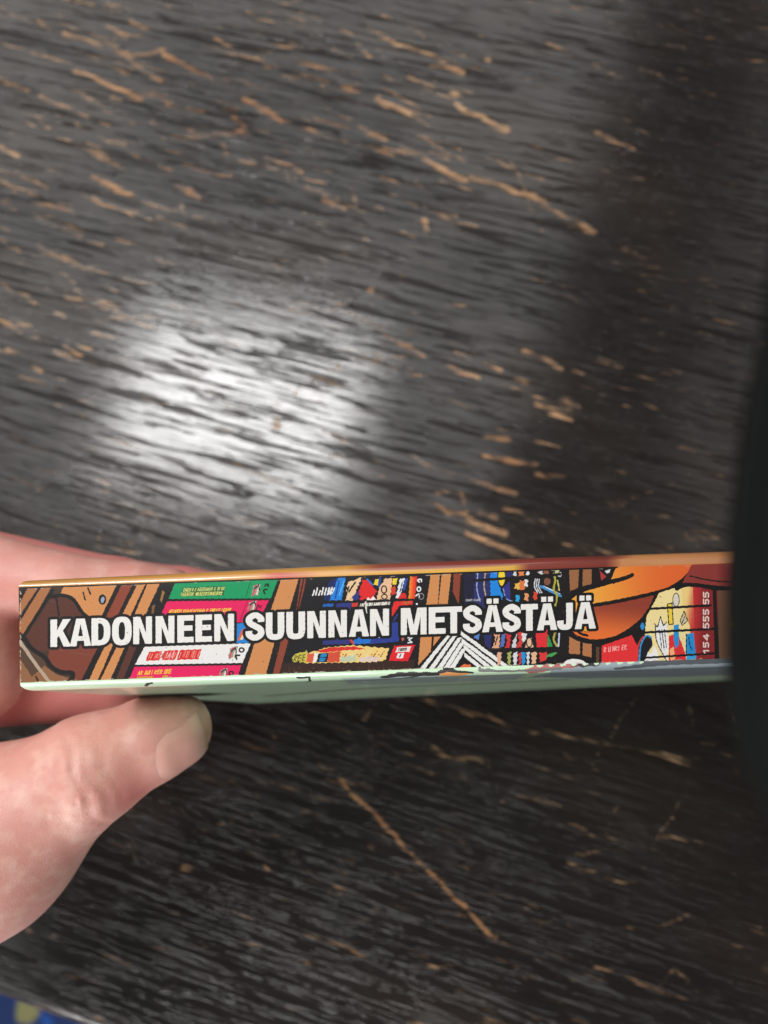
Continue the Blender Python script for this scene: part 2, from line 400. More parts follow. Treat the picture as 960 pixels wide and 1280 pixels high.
KS = 22.0                                              # samples per millimetre on the spine
ARC = RAD*math.pi/2
CW, CHT = int(LEN*KS), int((HT+ARC)*KS)
cv = Canvas(CW, CHT, (20, 16, 16))
PXMM = FPX/ZS                                          # photo pixels per mm on the spine
U = KS/PXMM                                            # samples per photo pixel
def m_(pts):
    return np.array([spine_ab(x, y)*KS for x, y in pts])
def F(pts, col, rough=.9): cv.fill([m_(pts)], col, rough)
def Ln(pts, wd, col=(16, 13, 13), smooth=True, rough=.8):
    P = m_(pts)
    if smooth and len(P) > 2: P = catmull(P)
    cv.stroke(P, wd*U, col, rough=rough)
def El(cx, cy, rx, ry, col, rough=.5, tilt=0.0):
    a = np.linspace(0, 2*math.pi, 28, endpoint=False)
    c, s_ = math.cos(tilt), math.sin(tilt)
    F([(cx+rx*math.cos(q)*c-ry*math.sin(q)*s_, cy+rx*math.cos(q)*s_+ry*math.sin(q)*c) for q in a], col, rough)
def grad(c0, c1, p0, p1):
    a, b_ = m_([p0, p1]); ax = (b_-a)/((b_-a) @ (b_-a))
    def f(b):
        x, y = cv.grid(b); q = np.clip((x-a[0])*ax[0]+(y-a[1])*ax[1], 0, 1)[..., None]
        q = q*q*(3-2*q)
        return ((1-q)*np.array(c0)+q*np.array(c1)).astype(np.float32)/255
    return f
def scrib(x0, y0, x1, y1, n, h, col, wd=1.1, slant=.3):
    """a run of tiny unreadable letters"""
    L_ = x1-x0
    x = x0
    while x < x1:
        y = y0+(y1-y0)*(x-x0)/L_; w_ = h*random.uniform(.42, .6); k = random.random(); hh = h*random.uniform(.92, 1.0); t_ = wd*random.uniform(.62, .8)
        q = lambda u, v: (x+u*w_+slant*v*hh, y-v*hh)
        sh = [[(0, 0), (0, 1)]]
        if k < .2: sh += [[(0, 1), (.8, .95)], [(0, .5), (.7, .5)], [(0, 0), (.8, .02)]]
        elif k < .38: sh += [[(0, 1), (.75, .75), (0, .5), (.75, .02)]]
        elif k < .52: sh += [[(0, .02), (.8, 0)], [(.8, 0), (.8, .98)]]
        elif k < .68: sh = [[(0, 0), (.4, 1), (.8, 0)], [(.2, .35), (.62, .35)]]
        elif k < .82: sh += [[(0, 1), (.75, 0)], [(.75, 0), (.75, 1)]]
        elif k < .92: sh += [[(0, .45), (.7, 1)], [(0, .5), (.75, 0)]]
        for g in sh: Ln([q(u, v) for u, v in g], t_, col, smooth=False, rough=.25)
        x += w_*1.22
        if random.random() < .1: x += w_*.7
BK = (18, 14, 14); TAN = (206, 138, 82); TAN2 = (168, 108, 66); RB = (138, 62, 42); DRB = (86, 44, 34)
PINK = (228, 20, 92); GRN = (0, 150, 92)
# left: brown shapes and slanted boards
F([(20, 730), (150, 730), (104, 860), (20, 860)], (64, 42, 32))
F([(24, 756), (35, 734), (48, 734), (24, 770)], TAN2); F([(24, 779), (51, 734), (64, 734), (31, 793), (24, 790)], TAN2)
F([(32, 796), (64, 748), (80, 744), (92, 749), (105, 768), (116, 778), (64, 780), (64, 812), (55, 815), (36, 812)], DRB, 1.2)
F([(79, 734), (149, 731), (133, 762), (128, 776), (115, 774), (104, 764), (95, 751), (86, 746), (75, 744)], TAN)
Ln([(104, 741), (106.5, 750)], 1.8); Ln([(110, 735), (113, 743)], 2.0)
El(128, 749.5, 4.8, 6.4, BK); El(128.3, 750, 2.2, 4.2, (150, 158, 186), tilt=.2)
F([(62, 808), (126, 806), (104, 854), (88, 854), (92, 843), (78, 842), (68, 836), (60, 824)], (122, 56, 40))
F([(24, 824), (40, 816), (56, 832), (70, 843), (86, 847), (82, 856), (24, 856)], (142, 94, 60), 1.2)
F([(24, 806), (44, 814), (58, 830), (40, 846), (24, 822)], (82, 56, 40), 1.2)
Ln([(26, 801), (66, 738)], 4.2); Ln([(24, 748), (32, 734)], 5); Ln([(24, 775), (50, 735)], 2.0)
Ln([(64, 746), (80, 744.5), (92, 750), (104, 767), (118, 776)], 4.5); Ln([(70, 746), (74, 770)], 2.2)
Ln([(30, 797), (40, 811), (56, 822), (64, 833), (76, 840), (91, 842), (87, 854)], 5.5)
Ln([(45, 846), (48, 852)], 2)
F([(148, 731), (166, 730), (146, 771), (132, 773)], RB); F([(172, 730), (182, 729.5), (162, 772), (151, 772)], TAN); F([(184.5, 729.5), (200, 729), (180, 772), (166, 773)], TAN)
Ln([(149, 731), (128, 774)], 5.5, smooth=False); F([(203, 738), (206, 740), (202, 754), (200, 750)], (150, 108, 60)); F([(190, 757), (194, 756), (192, 768), (189, 770)], (120, 84, 50))
F([(131, 806), (142, 804), (120.5, 855), (109, 855)], TAN); F([(147, 806), (158, 804), (136, 854), (123, 855)], TAN); F([(163, 804), (173, 803), (152, 854), (143, 854)], DRB)
Ln([(128, 806), (104, 854)], 7.5, smooth=False); Ln([(145, 805), (121, 855)], 2.6, smooth=False)
# lying picture books
F([(219.5, 727), (348, 723), (338.5, 748), (210.5, 748.8)], GRN); F([(208.7, 751.8), (336.3, 750.4), (322, 778), (197, 778)], PINK)
F([(293, 779.5), (320, 778), (311, 804), (291, 804)], (28, 128, 206)); F([(297, 800), (302, 788), (306, 785), (305, 792), (300, 801)], (228, 90, 60)); F([(300, 799), (307, 786), (309, 787), (303, 800)], (225, 215, 170))
F([(180.5, 808.6), (313.4, 804.2), (303, 828.7), (168.7, 831)], (232, 230, 228)); F([(168, 833.6), (301.5, 831.5), (296, 850), (159, 855)], PINK)
F([(225, 745.5), (229, 735), (282, 732.5), (279, 744.5)], (16, 92, 50), 1.6); scrib(226, 745, 277, 743.5, 17, 4, (206, 206, 110), 1.2); scrib(229, 739.5, 280, 737.5, 17, 4, (196, 206, 120), 1.2)
scrib(211, 766.5, 288, 764.5, 24, 4.2, (236, 190, 60), 1.3)
F([(182, 826), (186, 815), (203, 813.6), (199, 825.5)], (216, 48, 40), 1.2); F([(202, 825.3), (206, 813.4), (223, 812.6), (219, 824.8)], (216, 48, 40), 1.2); F([(221, 824.8), (225, 812.6), (252, 811.5), (248, 824)], (216, 48, 40), 1.2)
for k in range(30): x_ = 186+k*2.1+random.uniform(-.4, .4); y_ = 824.6-(x_-184)*.036; Ln([(x_, y_-random.uniform(0, 2)), (x_+2.6, y_-random.uniform(6.5, 10))], random.uniform(.5, 1.0), random.choice([(240, 170, 160), (236, 130, 118), (244, 214, 208), (170, 30, 30)]), smooth=False, rough=.3)
scrib(172, 843.6, 212, 841.5, 13, 5.0, (240, 196, 60), 1.5); scrib(171, 849, 190, 848.5, 6, 3.2, (206, 160, 40), 1.2); scrib(203, 847.5, 209, 847, 2, 3, (206, 160, 40), 1.2)
for (x, y, sc) in ((320, 737, 1.0), (315, 757, .9), (291, 815, 1.0), (279, 841, .9)):
    F([(x-6, y+8*sc), (x-3, y-5*sc), (x+6, y-7*sc), (x+3, y+7*sc)], (150, 150, 140), 2.2)
    Ln([(x-4, y+7*sc), (x, y-5*sc)], 1.8, (220, 60, 60)); Ln([(x+1, y+6*sc), (x+4, y-5*sc)], 1.8, (232, 214, 190)); Ln([(x-2, y-1), (x+2, y-4)], 1.8, (40, 36, 60)); Ln([(x+3, y-6), (x+4.5, y+1)], 1.3, BK)
def ring(cx, cy, rx, ry, wd, col): Ln([(cx+rx*math.cos(q), cy+ry*math.sin(q)) for q in np.linspace(0, 2*math.pi, 17)], wd, col, rough=.3)
ring(302, 812.5, 2.9, 2.5, 1.9, BK); Ln([(296, 824), (294.6, 819.5), (299.5, 819)], 2.2, BK)
Ln([(331, 742), (329.6, 737.5), (334, 737)], 2.0, (10, 40, 26)); Ln([(331, 733), (333, 730.5), (335, 733), (335.5, 730)], 2.0, (10, 40, 26)); Ln([(320.5, 762), (323, 756), (325, 760), (327, 757)], 1.8, (120, 10, 50)); ring(289, 841.5, 2.6, 2.2, 1.9, (60, 8, 30))
Ln([(309, 752), (300, 776)], 1.2, (150, 14, 60)); Ln([(313, 728), (307, 747)], 1.0, (8, 100, 60))
# first post
F([(351.5, 724), (374, 721), (360, 768), (336, 770)], TAN); F([(320, 798), (345, 796), (330.5, 850), (303.5, 851)], TAN)
F([(376, 722), (383, 721.5), (375, 764), (370, 764)], RB); Ln([(380, 722), (371.5, 764)], 1.6); F([(352.5, 796), (362, 795), (347.5, 848), (339.5, 848)], RB)
# first pigeonhole
F([(385, 719), (532, 714), (520, 850), (350, 850)], (17, 14, 20), 0)
F([(412, 726), (423, 722), (414, 750.5), (404, 750.5)], (22, 34, 96)); F([(422.6, 722), (432, 722), (427, 750.5), (412, 750.5)], (26, 128, 218), 1.8); Ln([(424, 726), (419, 748)], 1.6, (20, 60, 150)); Ln([(430, 727), (424, 744)], 1.5, (90, 180, 235))
for i, hh in enumerate((6, 8.5, 5, 8.5, 8, 8, 8.5)):
    Ln([(391+i*3.7, 744-i*.15), (393+i*3.7, 744-hh-i*.15)], 2.0, (228, 228, 228))
Ln([(411, 743), (413.5, 736), (415, 742), (418, 735)], 1.4, (228, 228, 228))
F([(434.5, 728), (452, 722), (440.5, 750.5), (432, 751)], (232, 198, 154), 2.4); Ln([(436, 740), (444, 728)], 2.0, BK); F([(440, 746), (449, 738), (448, 750), (441, 750)], (34, 52, 130)); Ln([(431, 750), (436, 733)], 1.6, BK)
F([(454, 724), (461, 727), (471, 740), (463, 751), (452, 747), (448, 741)], (222, 34, 36), 2.4); El(452, 748.5, 2.6, 2.0, (222, 34, 36)); F([(458, 750.5), (460, 746.5), (463, 749), (467, 745), (470, 750)], (240, 236, 230)); Ln([(459, 724), (466, 731)], 2.2, (24, 110, 196))
F([(469, 724), (474, 724), (472, 732), (467, 731)], (236, 206, 50)); Ln([(475, 723), (474, 734)], 3, (28, 70, 160))
F([(481.5, 723), (490.5, 723), (487.5, 749.5), (470.5, 749.5), (474, 735)], (232, 188, 148), 2.0); ring(480, 737, 3.2, 4.5, 1.5, BK); ring(480.5, 746, 3.4, 3.0, 1.3, BK)
F([(491, 723), (497, 723), (495, 731), (490.5, 731)], (240, 212, 50)); F([(489, 735), (494, 732), (495, 743), (489, 744)], (212, 60, 36), 1.8); F([(500, 723), (506, 723), (499.5, 748), (494.5, 748)], (226, 230, 236), 1.8); Ln([(503, 728), (500, 740)], 1.2, (40, 50, 80)); F([(506, 723), (510, 723), (506, 738), (503, 738)], (44, 74, 160))
F([(497, 748.5), (501, 742), (506, 741), (510, 748)], (214, 40, 36)); F([(512.5, 721), (521.5, 720.5), (518.5, 748.5), (510.5, 748.5)], grad((240, 150, 40), (226, 40, 34), (510, 735), (521, 735)))
Ln([(512, 723), (508.5, 747)], 1.4, BK)
Ln([(524, 728), (522, 725), (526, 724), (527, 727)], 1.8, (236, 236, 236)); ring(523.5, 736.5, 2.2, 2.6, 1.7, (236, 236, 236)); Ln([(520, 745), (523, 742.5), (524, 746)], 1.6, (236, 236, 236)); ring(526.5, 745.5, 3.2, 3.6, .9, (150, 150, 150))
F([(404, 755), (417, 754.5), (416, 758.5), (403, 758.5)], (20, 96, 180)); F([(421, 754.5), (440, 753.5), (436, 768), (432, 768), (434, 759), (420, 759)], (42, 52, 130)); F([(440, 753.8), (447.5, 753.4), (447, 758.2), (439, 758.6)], (206, 54, 40))
scrib(450, 758, 459, 757.5, 3, 3.5, (226, 220, 206), 1.5); scrib(461, 757, 487, 755.5, 8, 3.2, (230, 224, 214), 1.5); Ln([(457, 753), (458, 766)], 2, (230, 224, 214))
F([(492.5, 752), (516, 751), (516, 756), (499.5, 757), (490, 771), (487.5, 769)], (226, 40, 38)); F([(504, 752), (514, 751.5), (513, 755), (503, 756)], (200, 88, 50)); Ln([(492, 776), (497, 768)], 2, (40, 60, 140)); El(521, 755, 1.3, 1.3, (230, 230, 230))
F([(403, 798), (440, 796), (437, 805), (403.5, 806)], (44, 50, 120)); F([(443, 797), (468, 795), (466, 804), (441, 805.5)], (24, 112, 204)); Ln([(438, 799), (441, 804)], 3, (206, 60, 50)); Ln([(464, 797), (470, 800), (474, 797)], 1.6, (230, 232, 236))
F([(489, 778), (500, 778), (498.5, 802), (462, 805), (464, 797), (484, 797)], (38, 58, 142)); F([(501, 796.5), (506, 795.5), (505, 799), (503, 802)], (210, 100, 90)); Ln([(510, 797), (515, 797), (511.5, 800), (514.5, 803), (510, 803.5)], 1.7, (236, 236, 236))
F([(354, 829), (519, 824), (514, 852), (345, 852)], (50, 28, 20), 1.2)
for k in range(26): Ln([(355+k*6.2, 832+random.random()*8), (355.6+k*6.2, 834+random.random()*9)], .9, (88, 56, 40))
F([(364.5, 827), (367, 818), (384, 813.5), (384, 828.5)], (196, 186, 74), 2.6); scrib(367, 827, 381, 825, 5, 8, (60, 50, 20), 1.2)
F([(383, 817), (408, 809.5), (440, 806.5), (486, 810.5), (482, 825), (470, 827.5), (383, 829)], (236, 204, 122), 2.2); F([(395, 814), (412, 809.5), (444, 808), (457, 811.5), (430, 813), (404, 816)], (214, 44, 36), 1.5)
F([(384, 818), (393, 816), (391, 828), (383, 828)], (216, 92, 62), 1.5); F([(393, 816.5), (398, 816), (396, 828), (391, 828)], (236, 232, 226)); F([(398, 817), (411, 816), (409, 827.5), (395.5, 828)], (18, 20, 34)); F([(401, 817.5), (409, 817), (408, 821), (400, 821.5)], (30, 130, 190)); F([(399.5, 822.5), (407, 822), (406, 826.5), (398.5, 827)], (30, 130, 190))
F([(411, 816), (426, 814), (424, 827.5), (409, 828)], (210, 76, 50), 2.2); F([(426, 821), (446, 819), (444, 826.5), (424, 827)], (190, 200, 170), 2.4); F([(448, 823), (462, 820), (478, 823), (470, 827), (450, 827)], (222, 200, 190), 1.8)
for k in range(18): Ln([(428+k*3.0, 818+3*math.sin(k*2.1)), (430+k*3.0, 816.5+3*math.sin(k*2.1+.7))], 1.1, random.choice([(200, 60, 40), (80, 80, 90), (230, 224, 200), (180, 140, 60), (120, 40, 40)]))
F([(492.7, 807.4), (519, 806), (509.8, 826.4), (485.5, 826)], (222, 28, 40)); F([(496.6, 809), (514, 808), (511.6, 814.6), (494, 815.4)], (228, 218, 214)); scrib(498, 813.5, 509, 812.7, 8, 3.0, (40, 36, 36), 1.1); F([(497, 816.6), (505.4, 816.2), (503.5, 822.8), (495.5, 823)], (236, 232, 230)); Ln([(499.5, 821), (501, 818)], 1.4, (110, 90, 90))
# second posts
F([(539, 714), (550, 713), (547, 760), (532, 760)], TAN); F([(552.5, 713), (564.5, 712.5), (559, 760), (547.5, 760)], TAN); F([(567, 714), (576, 713), (573.5, 756), (566, 740)], RB)
F([(526, 790), (541, 789), (538.7, 814), (522.5, 832)], TAN); F([(543, 789), (557, 788), (541, 809)], TAN); Ln([(541.5, 788), (539.5, 815)], 2.2)
# striped gable
WH = (232, 232, 228)
for (xa, ya), (xb, yb) in (((562.5, 792.5), (528, 836)), ((570, 792.5), (539, 836)), ((575, 797), (549, 836)), ((578, 803), (558, 835)), ((580, 811), (565, 835))):
    F([(xa-2.8, ya), (xa+2.6, ya), (xb+3.2, yb), (xb-3.4, yb)], WH, 1.1)
for (xa, ya), (xb, yb) in (((576, 788.5), (634, 834)), ((577, 797.5), (622, 834)), ((579.5, 805.5), (611, 834)), ((580, 815), (600, 834))):
    F([(xa, ya), (xa, ya+5.5), (xb-4, yb), (xb+4, yb)], WH, 1.1)
F([(574, 834), (580, 830), (588, 831), (590, 836), (573, 837)], (226, 110, 60))
# second pigeonhole : rows of little coloured spines, no figures
NAVY = (38, 42, 98)
F([(580, 713), (596, 712.5), (594, 760), (580, 762)], (24, 24, 50)); F([(594, 713), (613, 712), (612, 760), (591, 762)], NAVY, 1.5); Ln([(597.5, 714), (596, 735), (600, 752)], 1.3, (150, 170, 220)); Ln([(607, 714), (605, 733), (609, 752)], 1.3, (190, 170, 120))
F([(612.5, 712), (623, 711), (624, 732), (629, 746), (622, 760), (613, 746)], (22, 132, 222), 1.8); El(627, 721, 4.6, 12, (238, 206, 44)); ring(627, 721, 4.8, 12, 1.3, BK); F([(632, 713), (641, 713), (640, 722), (631, 722)], NAVY); Ln([(629, 736), (633, 748), (640, 752)], 1.6, (140, 170, 230)); F([(629, 734), (637, 726), (638, 750), (632, 748)], (46, 48, 124))
for (x, y, w_, h_, c_) in ((642, 713, 4, 7, (210, 210, 214)), (649, 712, 7, 9, (228, 130, 70)), (658, 712, 4, 8, (226, 226, 228)), (644, 729, 8, 8, (226, 180, 80)), (650, 726, 7, 12, (216, 116, 60)), (656, 725, 4, 9, (220, 220, 222)), (645, 744, 5, 8, (36, 160, 220)), (656, 742, 5, 9, (226, 150, 100)), (667, 740, 5, 10, (212, 70, 44)), (674, 712, 5, 6, (206, 206, 212)), (694, 713, 5, 5, (200, 196, 150)), (698, 716, 4, 5, (190, 190, 196))):
    F([(x, y), (x+w_, y-.5), (x+w_*.8, y+h_), (x-w_*.15, y+h_*.9)], c_, 2.2)
for dx in (0, 2.6, 5.2): Ln([(669+dx, 724), (668+dx, 733), (672+dx, 741)], 1.4, (206, 210, 216))
El(682.5, 716.5, 3.6, 4.5, (142, 84, 62)); El(684, 727, 4.2, 4.6, (126, 80, 62)); Ln([(676, 733), (701, 745)], 3.2, (60, 140, 205), smooth=False); Ln([(680, 733), (700, 742.5)], 1.0, (220, 230, 236), smooth=False); Ln([(692, 717), (694, 726), (692, 736), (696, 745), (694, 757)], 2.6, (170, 164, 60)); Ln([(697, 726), (699, 738)], 1.6, (206, 200, 120))
Ln([(592, 726), (700, 718)], 3.4, BK, smooth=False)
scrib(582, 751.5, 600, 751, 7, 2.4, (170, 170, 176), .8)
F([(594, 792), (600, 791), (598, 800), (592, 797)], (80, 130, 200)); F([(604, 790), (615, 789), (613, 812), (606, 806)], NAVY, 1.5)
F([(617, 790), (625, 789), (624, 811), (615, 811), (619, 800)], (224, 164, 128), 2.0); Ln([(622, 795), (619, 806)], 1.4, BK); F([(627, 792), (632, 790), (630, 808), (625, 810)], (80, 110, 180), 1.6); F([(632, 792), (639, 791), (637, 810), (630, 811), (634, 802)], (208, 44, 50), 2.0); F([(641, 802), (646, 792), (645, 809), (639, 811)], (206, 206, 210), 2.0)
F([(646, 791), (654, 790), (652, 809), (644, 811), (649, 800)], (206, 60, 54), 2.2); F([(652, 792), (659, 790), (657, 800), (653, 804)], (222, 222, 222), 2.0); F([(656, 810), (659, 798), (664, 797), (667, 810)], (224, 184, 150), 1.6); ring(661.5, 803, 3.4, 6, 1.2, BK)
F([(669, 788), (684, 787), (684, 809), (676, 812), (671, 809)], (220, 44, 50)); F([(684.5, 792), (688, 800), (691, 808), (684, 810)], (40, 146, 76)); Ln([(694, 790), (692, 799), (696, 808)], 2.6, (170, 164, 70)); Ln([(699, 792), (698, 808)], 2.2, (190, 196, 216))
Ln([(614, 812), (700, 810)], 3.2, BK, smooth=False)
for (x, w_, c_) in ((621, 6, (224, 170, 140)), (634, 5, (160, 170, 90)), (641, 6, (214, 214, 220)), (648, 4, (206, 50, 50)), (651.5, 6, (28, 142, 210)), (658, 4, (214, 214, 220)), (664, 7, (222, 180, 140)), (674, 10, (216, 54, 54))):
    F([(x, 816), (x+w_, 815), (x+w_*.8, 830), (x+1, 832)], c_, 2.2)
F([(682, 822), (686, 817), (697, 815), (692, 820)], (70, 156, 80), 1.4)
F([(636, 838), (680, 826), (700, 820), (706, 840), (640, 842)], BK)
# third posts and the big plain orange sweep
F([(711, 708), (724, 707), (722.5, 735), (712.5, 739)], (152, 100, 64)); F([(728.5, 707), (739.5, 706), (739.5, 730), (728, 733)], (152, 100, 64))  # posts darker than TAN, with the dark band's shade in the colour
F([(711.5, 796), (725, 801), (725, 818), (711, 817)], (176, 116, 74)); F([(728.5, 803), (739.5, 805), (739.5, 822), (728, 819)], (176, 116, 74)); F([(745, 808), (749, 809), (749, 830), (745, 830)], (92, 62, 42))
F([(749.5, 713), (758, 721), (751.5, 726)], (172, 52, 56)); F([(756, 713.5), (763, 711.5), (762, 716), (758, 717)], (214, 214, 218))
OR1 = grad((236, 164, 60), (222, 100, 42), (725, 745), (842, 722))
F([(702, 786), (703, 764), (712, 750), (727, 739), (762, 729), (788, 720.5), (764, 724), (771, 706), (868, 700), (866, 708), (856, 721), (838, 733), (818, 740), (773, 750), (739, 757), (737, 790)], OR1)
F([(741, 759), (775, 752), (818, 743), (812, 758), (800, 775), (785, 787), (770, 795), (750, 800), (735, 799), (718, 793), (711, 788), (736, 790)], grad((142, 58, 40), (228, 112, 48), (775, 752), (768, 798)))
Ln([(696, 760), (712, 748), (727, 738.5), (762, 728), (783, 722), (790, 719)], 5.0); F([(764, 725.5), (783, 720.5), (792, 717), (785, 724), (766, 730)], BK)
Ln([(737, 757.5), (775, 751), (818, 741.5), (840, 734), (858, 721), (869, 704)], 4.6); Ln([(711, 788), (720, 797), (738, 802), (756, 801), (776, 795), (801, 777), (815, 759), (822, 741)], 6.0)
Ln([(720, 787), (726, 792), (734, 794.5)], 3.0); Ln([(702, 758), (704, 790)], 3)
F([(740, 801), (770, 799), (788, 790), (800, 779), (806, 790), (798, 806), (752, 806)], BK)
# red lower box, cream card and red band
F([(752, 807), (770, 801), (789.5, 794), (798, 810), (798, 830), (752, 830)], (226, 46, 50)); scrib(755, 815, 781, 812, 9, 6, (246, 180, 176), 1.2, .1)
F([(824, 741), (853, 732), (864, 734), (864, 785), (868, 790), (870, 830), (802, 832), (808, 771)], (238, 218, 152))
F([(851, 732), (866, 732), (873, 790), (873, 830), (866, 830), (862, 782), (854, 760)], grad((238, 206, 130), (196, 60, 48), (853, 770), (870, 772))); F([(866, 732), (898, 736), (896, 830), (868, 830), (868, 780)], grad((190, 40, 44), (132, 34, 36), (866, 770), (882, 770)))
El(803, 783, 2.6, 4.5, (40, 140, 200))
F([(797, 832), (798, 806), (806, 794), (814, 796), (816, 806), (810, 816), (806, 832)], (20, 20, 30)); Ln([(799, 826), (801, 806), (808, 795), (814, 797)], 2.0, (50, 150, 205)); Ln([(797, 824), (798, 806), (804, 796)], 1.8, (214, 60, 60)); F([(804, 830), (810, 815), (814, 818), (818, 806), (823, 818), (822, 830)], (236, 236, 236), 1.5)
F([(844, 741), (849.5, 746), (846, 760), (840.5, 757)], (214, 208, 196)); ring(845, 750, 4, 8.5, .9, BK); F([(834, 755), (840, 754), (841.5, 780), (836, 781)], (234, 204, 62)); Ln([(834, 755), (840, 754), (841.5, 780), (836, 781), (834, 755)], 1.2, BK, smooth=False)
F([(855, 764), (859.5, 776), (852.5, 782), (850, 776)], (206, 196, 160)); Ln([(855, 764), (859.5, 776), (852.5, 782), (850, 776), (855, 764)], 1.0, BK, smooth=False); Ln([(852, 780), (856, 770)], .9, BK)
F([(818, 780), (822, 784), (825.5, 771), (829, 782), (833, 778), (836, 806), (834, 826), (824, 812), (820, 800)], (232, 232, 232)); Ln([(818, 780), (822, 784), (825.5, 771), (829, 782), (833, 778)], 1.1, BK, smooth=False); Ln([(819, 782), (821, 802), (833, 826)], 1.1, BK)
for k in range(3): Ln([(824+k*3.2, 787), (827+k*3, 810)], .9, BK)
F([(836, 795), (842, 793), (848, 794), (857, 818), (858, 832), (836, 832)], (218, 44, 50)); F([(837, 812), (842, 808), (844, 824), (838, 826)], (240, 176, 120)); F([(842, 782), (848.5, 780.5), (848.5, 806), (844.5, 811), (842, 800)], (32, 142, 208)); F([(858, 793), (867, 791), (869.5, 818), (857.5, 819)], (32, 142, 208)); Ln([(858, 793), (857.5, 819)], 1.1, BK); Ln([(861, 797), (862, 806), (865, 812)], 1.2, (16, 40, 80)); F([(858, 820), (870, 819), (870, 832), (858, 832)], (50, 160, 220))
F([(866, 703), (900, 700), (960, 698), (960, 734), (905, 733), (873, 729.5), (853, 728.5)], (140, 52, 46)); Ln([(862, 720), (880, 724), (900, 727), (918, 727.5)], 1.7); Ln([(846, 736), (856, 731.5), (875, 732), (898, 736.5), (925, 738)], 5.0)
Ln([(814, 761), (888, 756.8)], 3.0, smooth=False); Ln([(803, 790.8), (893, 786)], 3.0, smooth=False); Ln([(802, 822.5), (896, 816.5)], 2.6, smooth=False); Ln([(893, 736), (896, 832)], 4.5, smooth=False)
F([(897, 738), (935, 739), (935, 832), (899, 832)], (112, 78, 56)); F([(935, 736), (1110, 730), (1110, 835), (935, 835)], (62, 44, 34)); F([(912, 780), (920, 778), (924, 783), (917, 787)], (176, 164, 70))
def turned(ch, cx, cy, s_=1.0):
    g = {'5': [(1.4, 2.6), (-1.2, 2.6), (-1.3, .4), (.5, .7), (1.4, -.8), (.6, -2.4), (-1.4, -2.2)], '4': [(.8, -2.6), (.8, 2.6), (-1.6, -.9), (1.6, -.9)], '1': [(-1, 1.4), (.3, 2.6), (.3, -2.6)]}[ch]
    Ln([(cx-y*1.25*s_, cy-x*2.1*s_) for x, y in g], 1.7, (232, 206, 196), smooth=False, rough=.3)
for ch, yy in zip('154 555 55', (814, 806, 796.5, 0, 782, 773.5, 765, 0, 752, 743.5)):
    if ch != ' ': turned(ch, 882.6, yy)
El(718, 832, 17, 8.5, (234, 234, 232)); Ln([(700, 833), (706, 825), (718, 822), (730, 825), (737, 832)], 3.0)
Ln([(25, 802), (43, 828), (62, 853)], 4.2, (176, 156, 136), rough=.6)

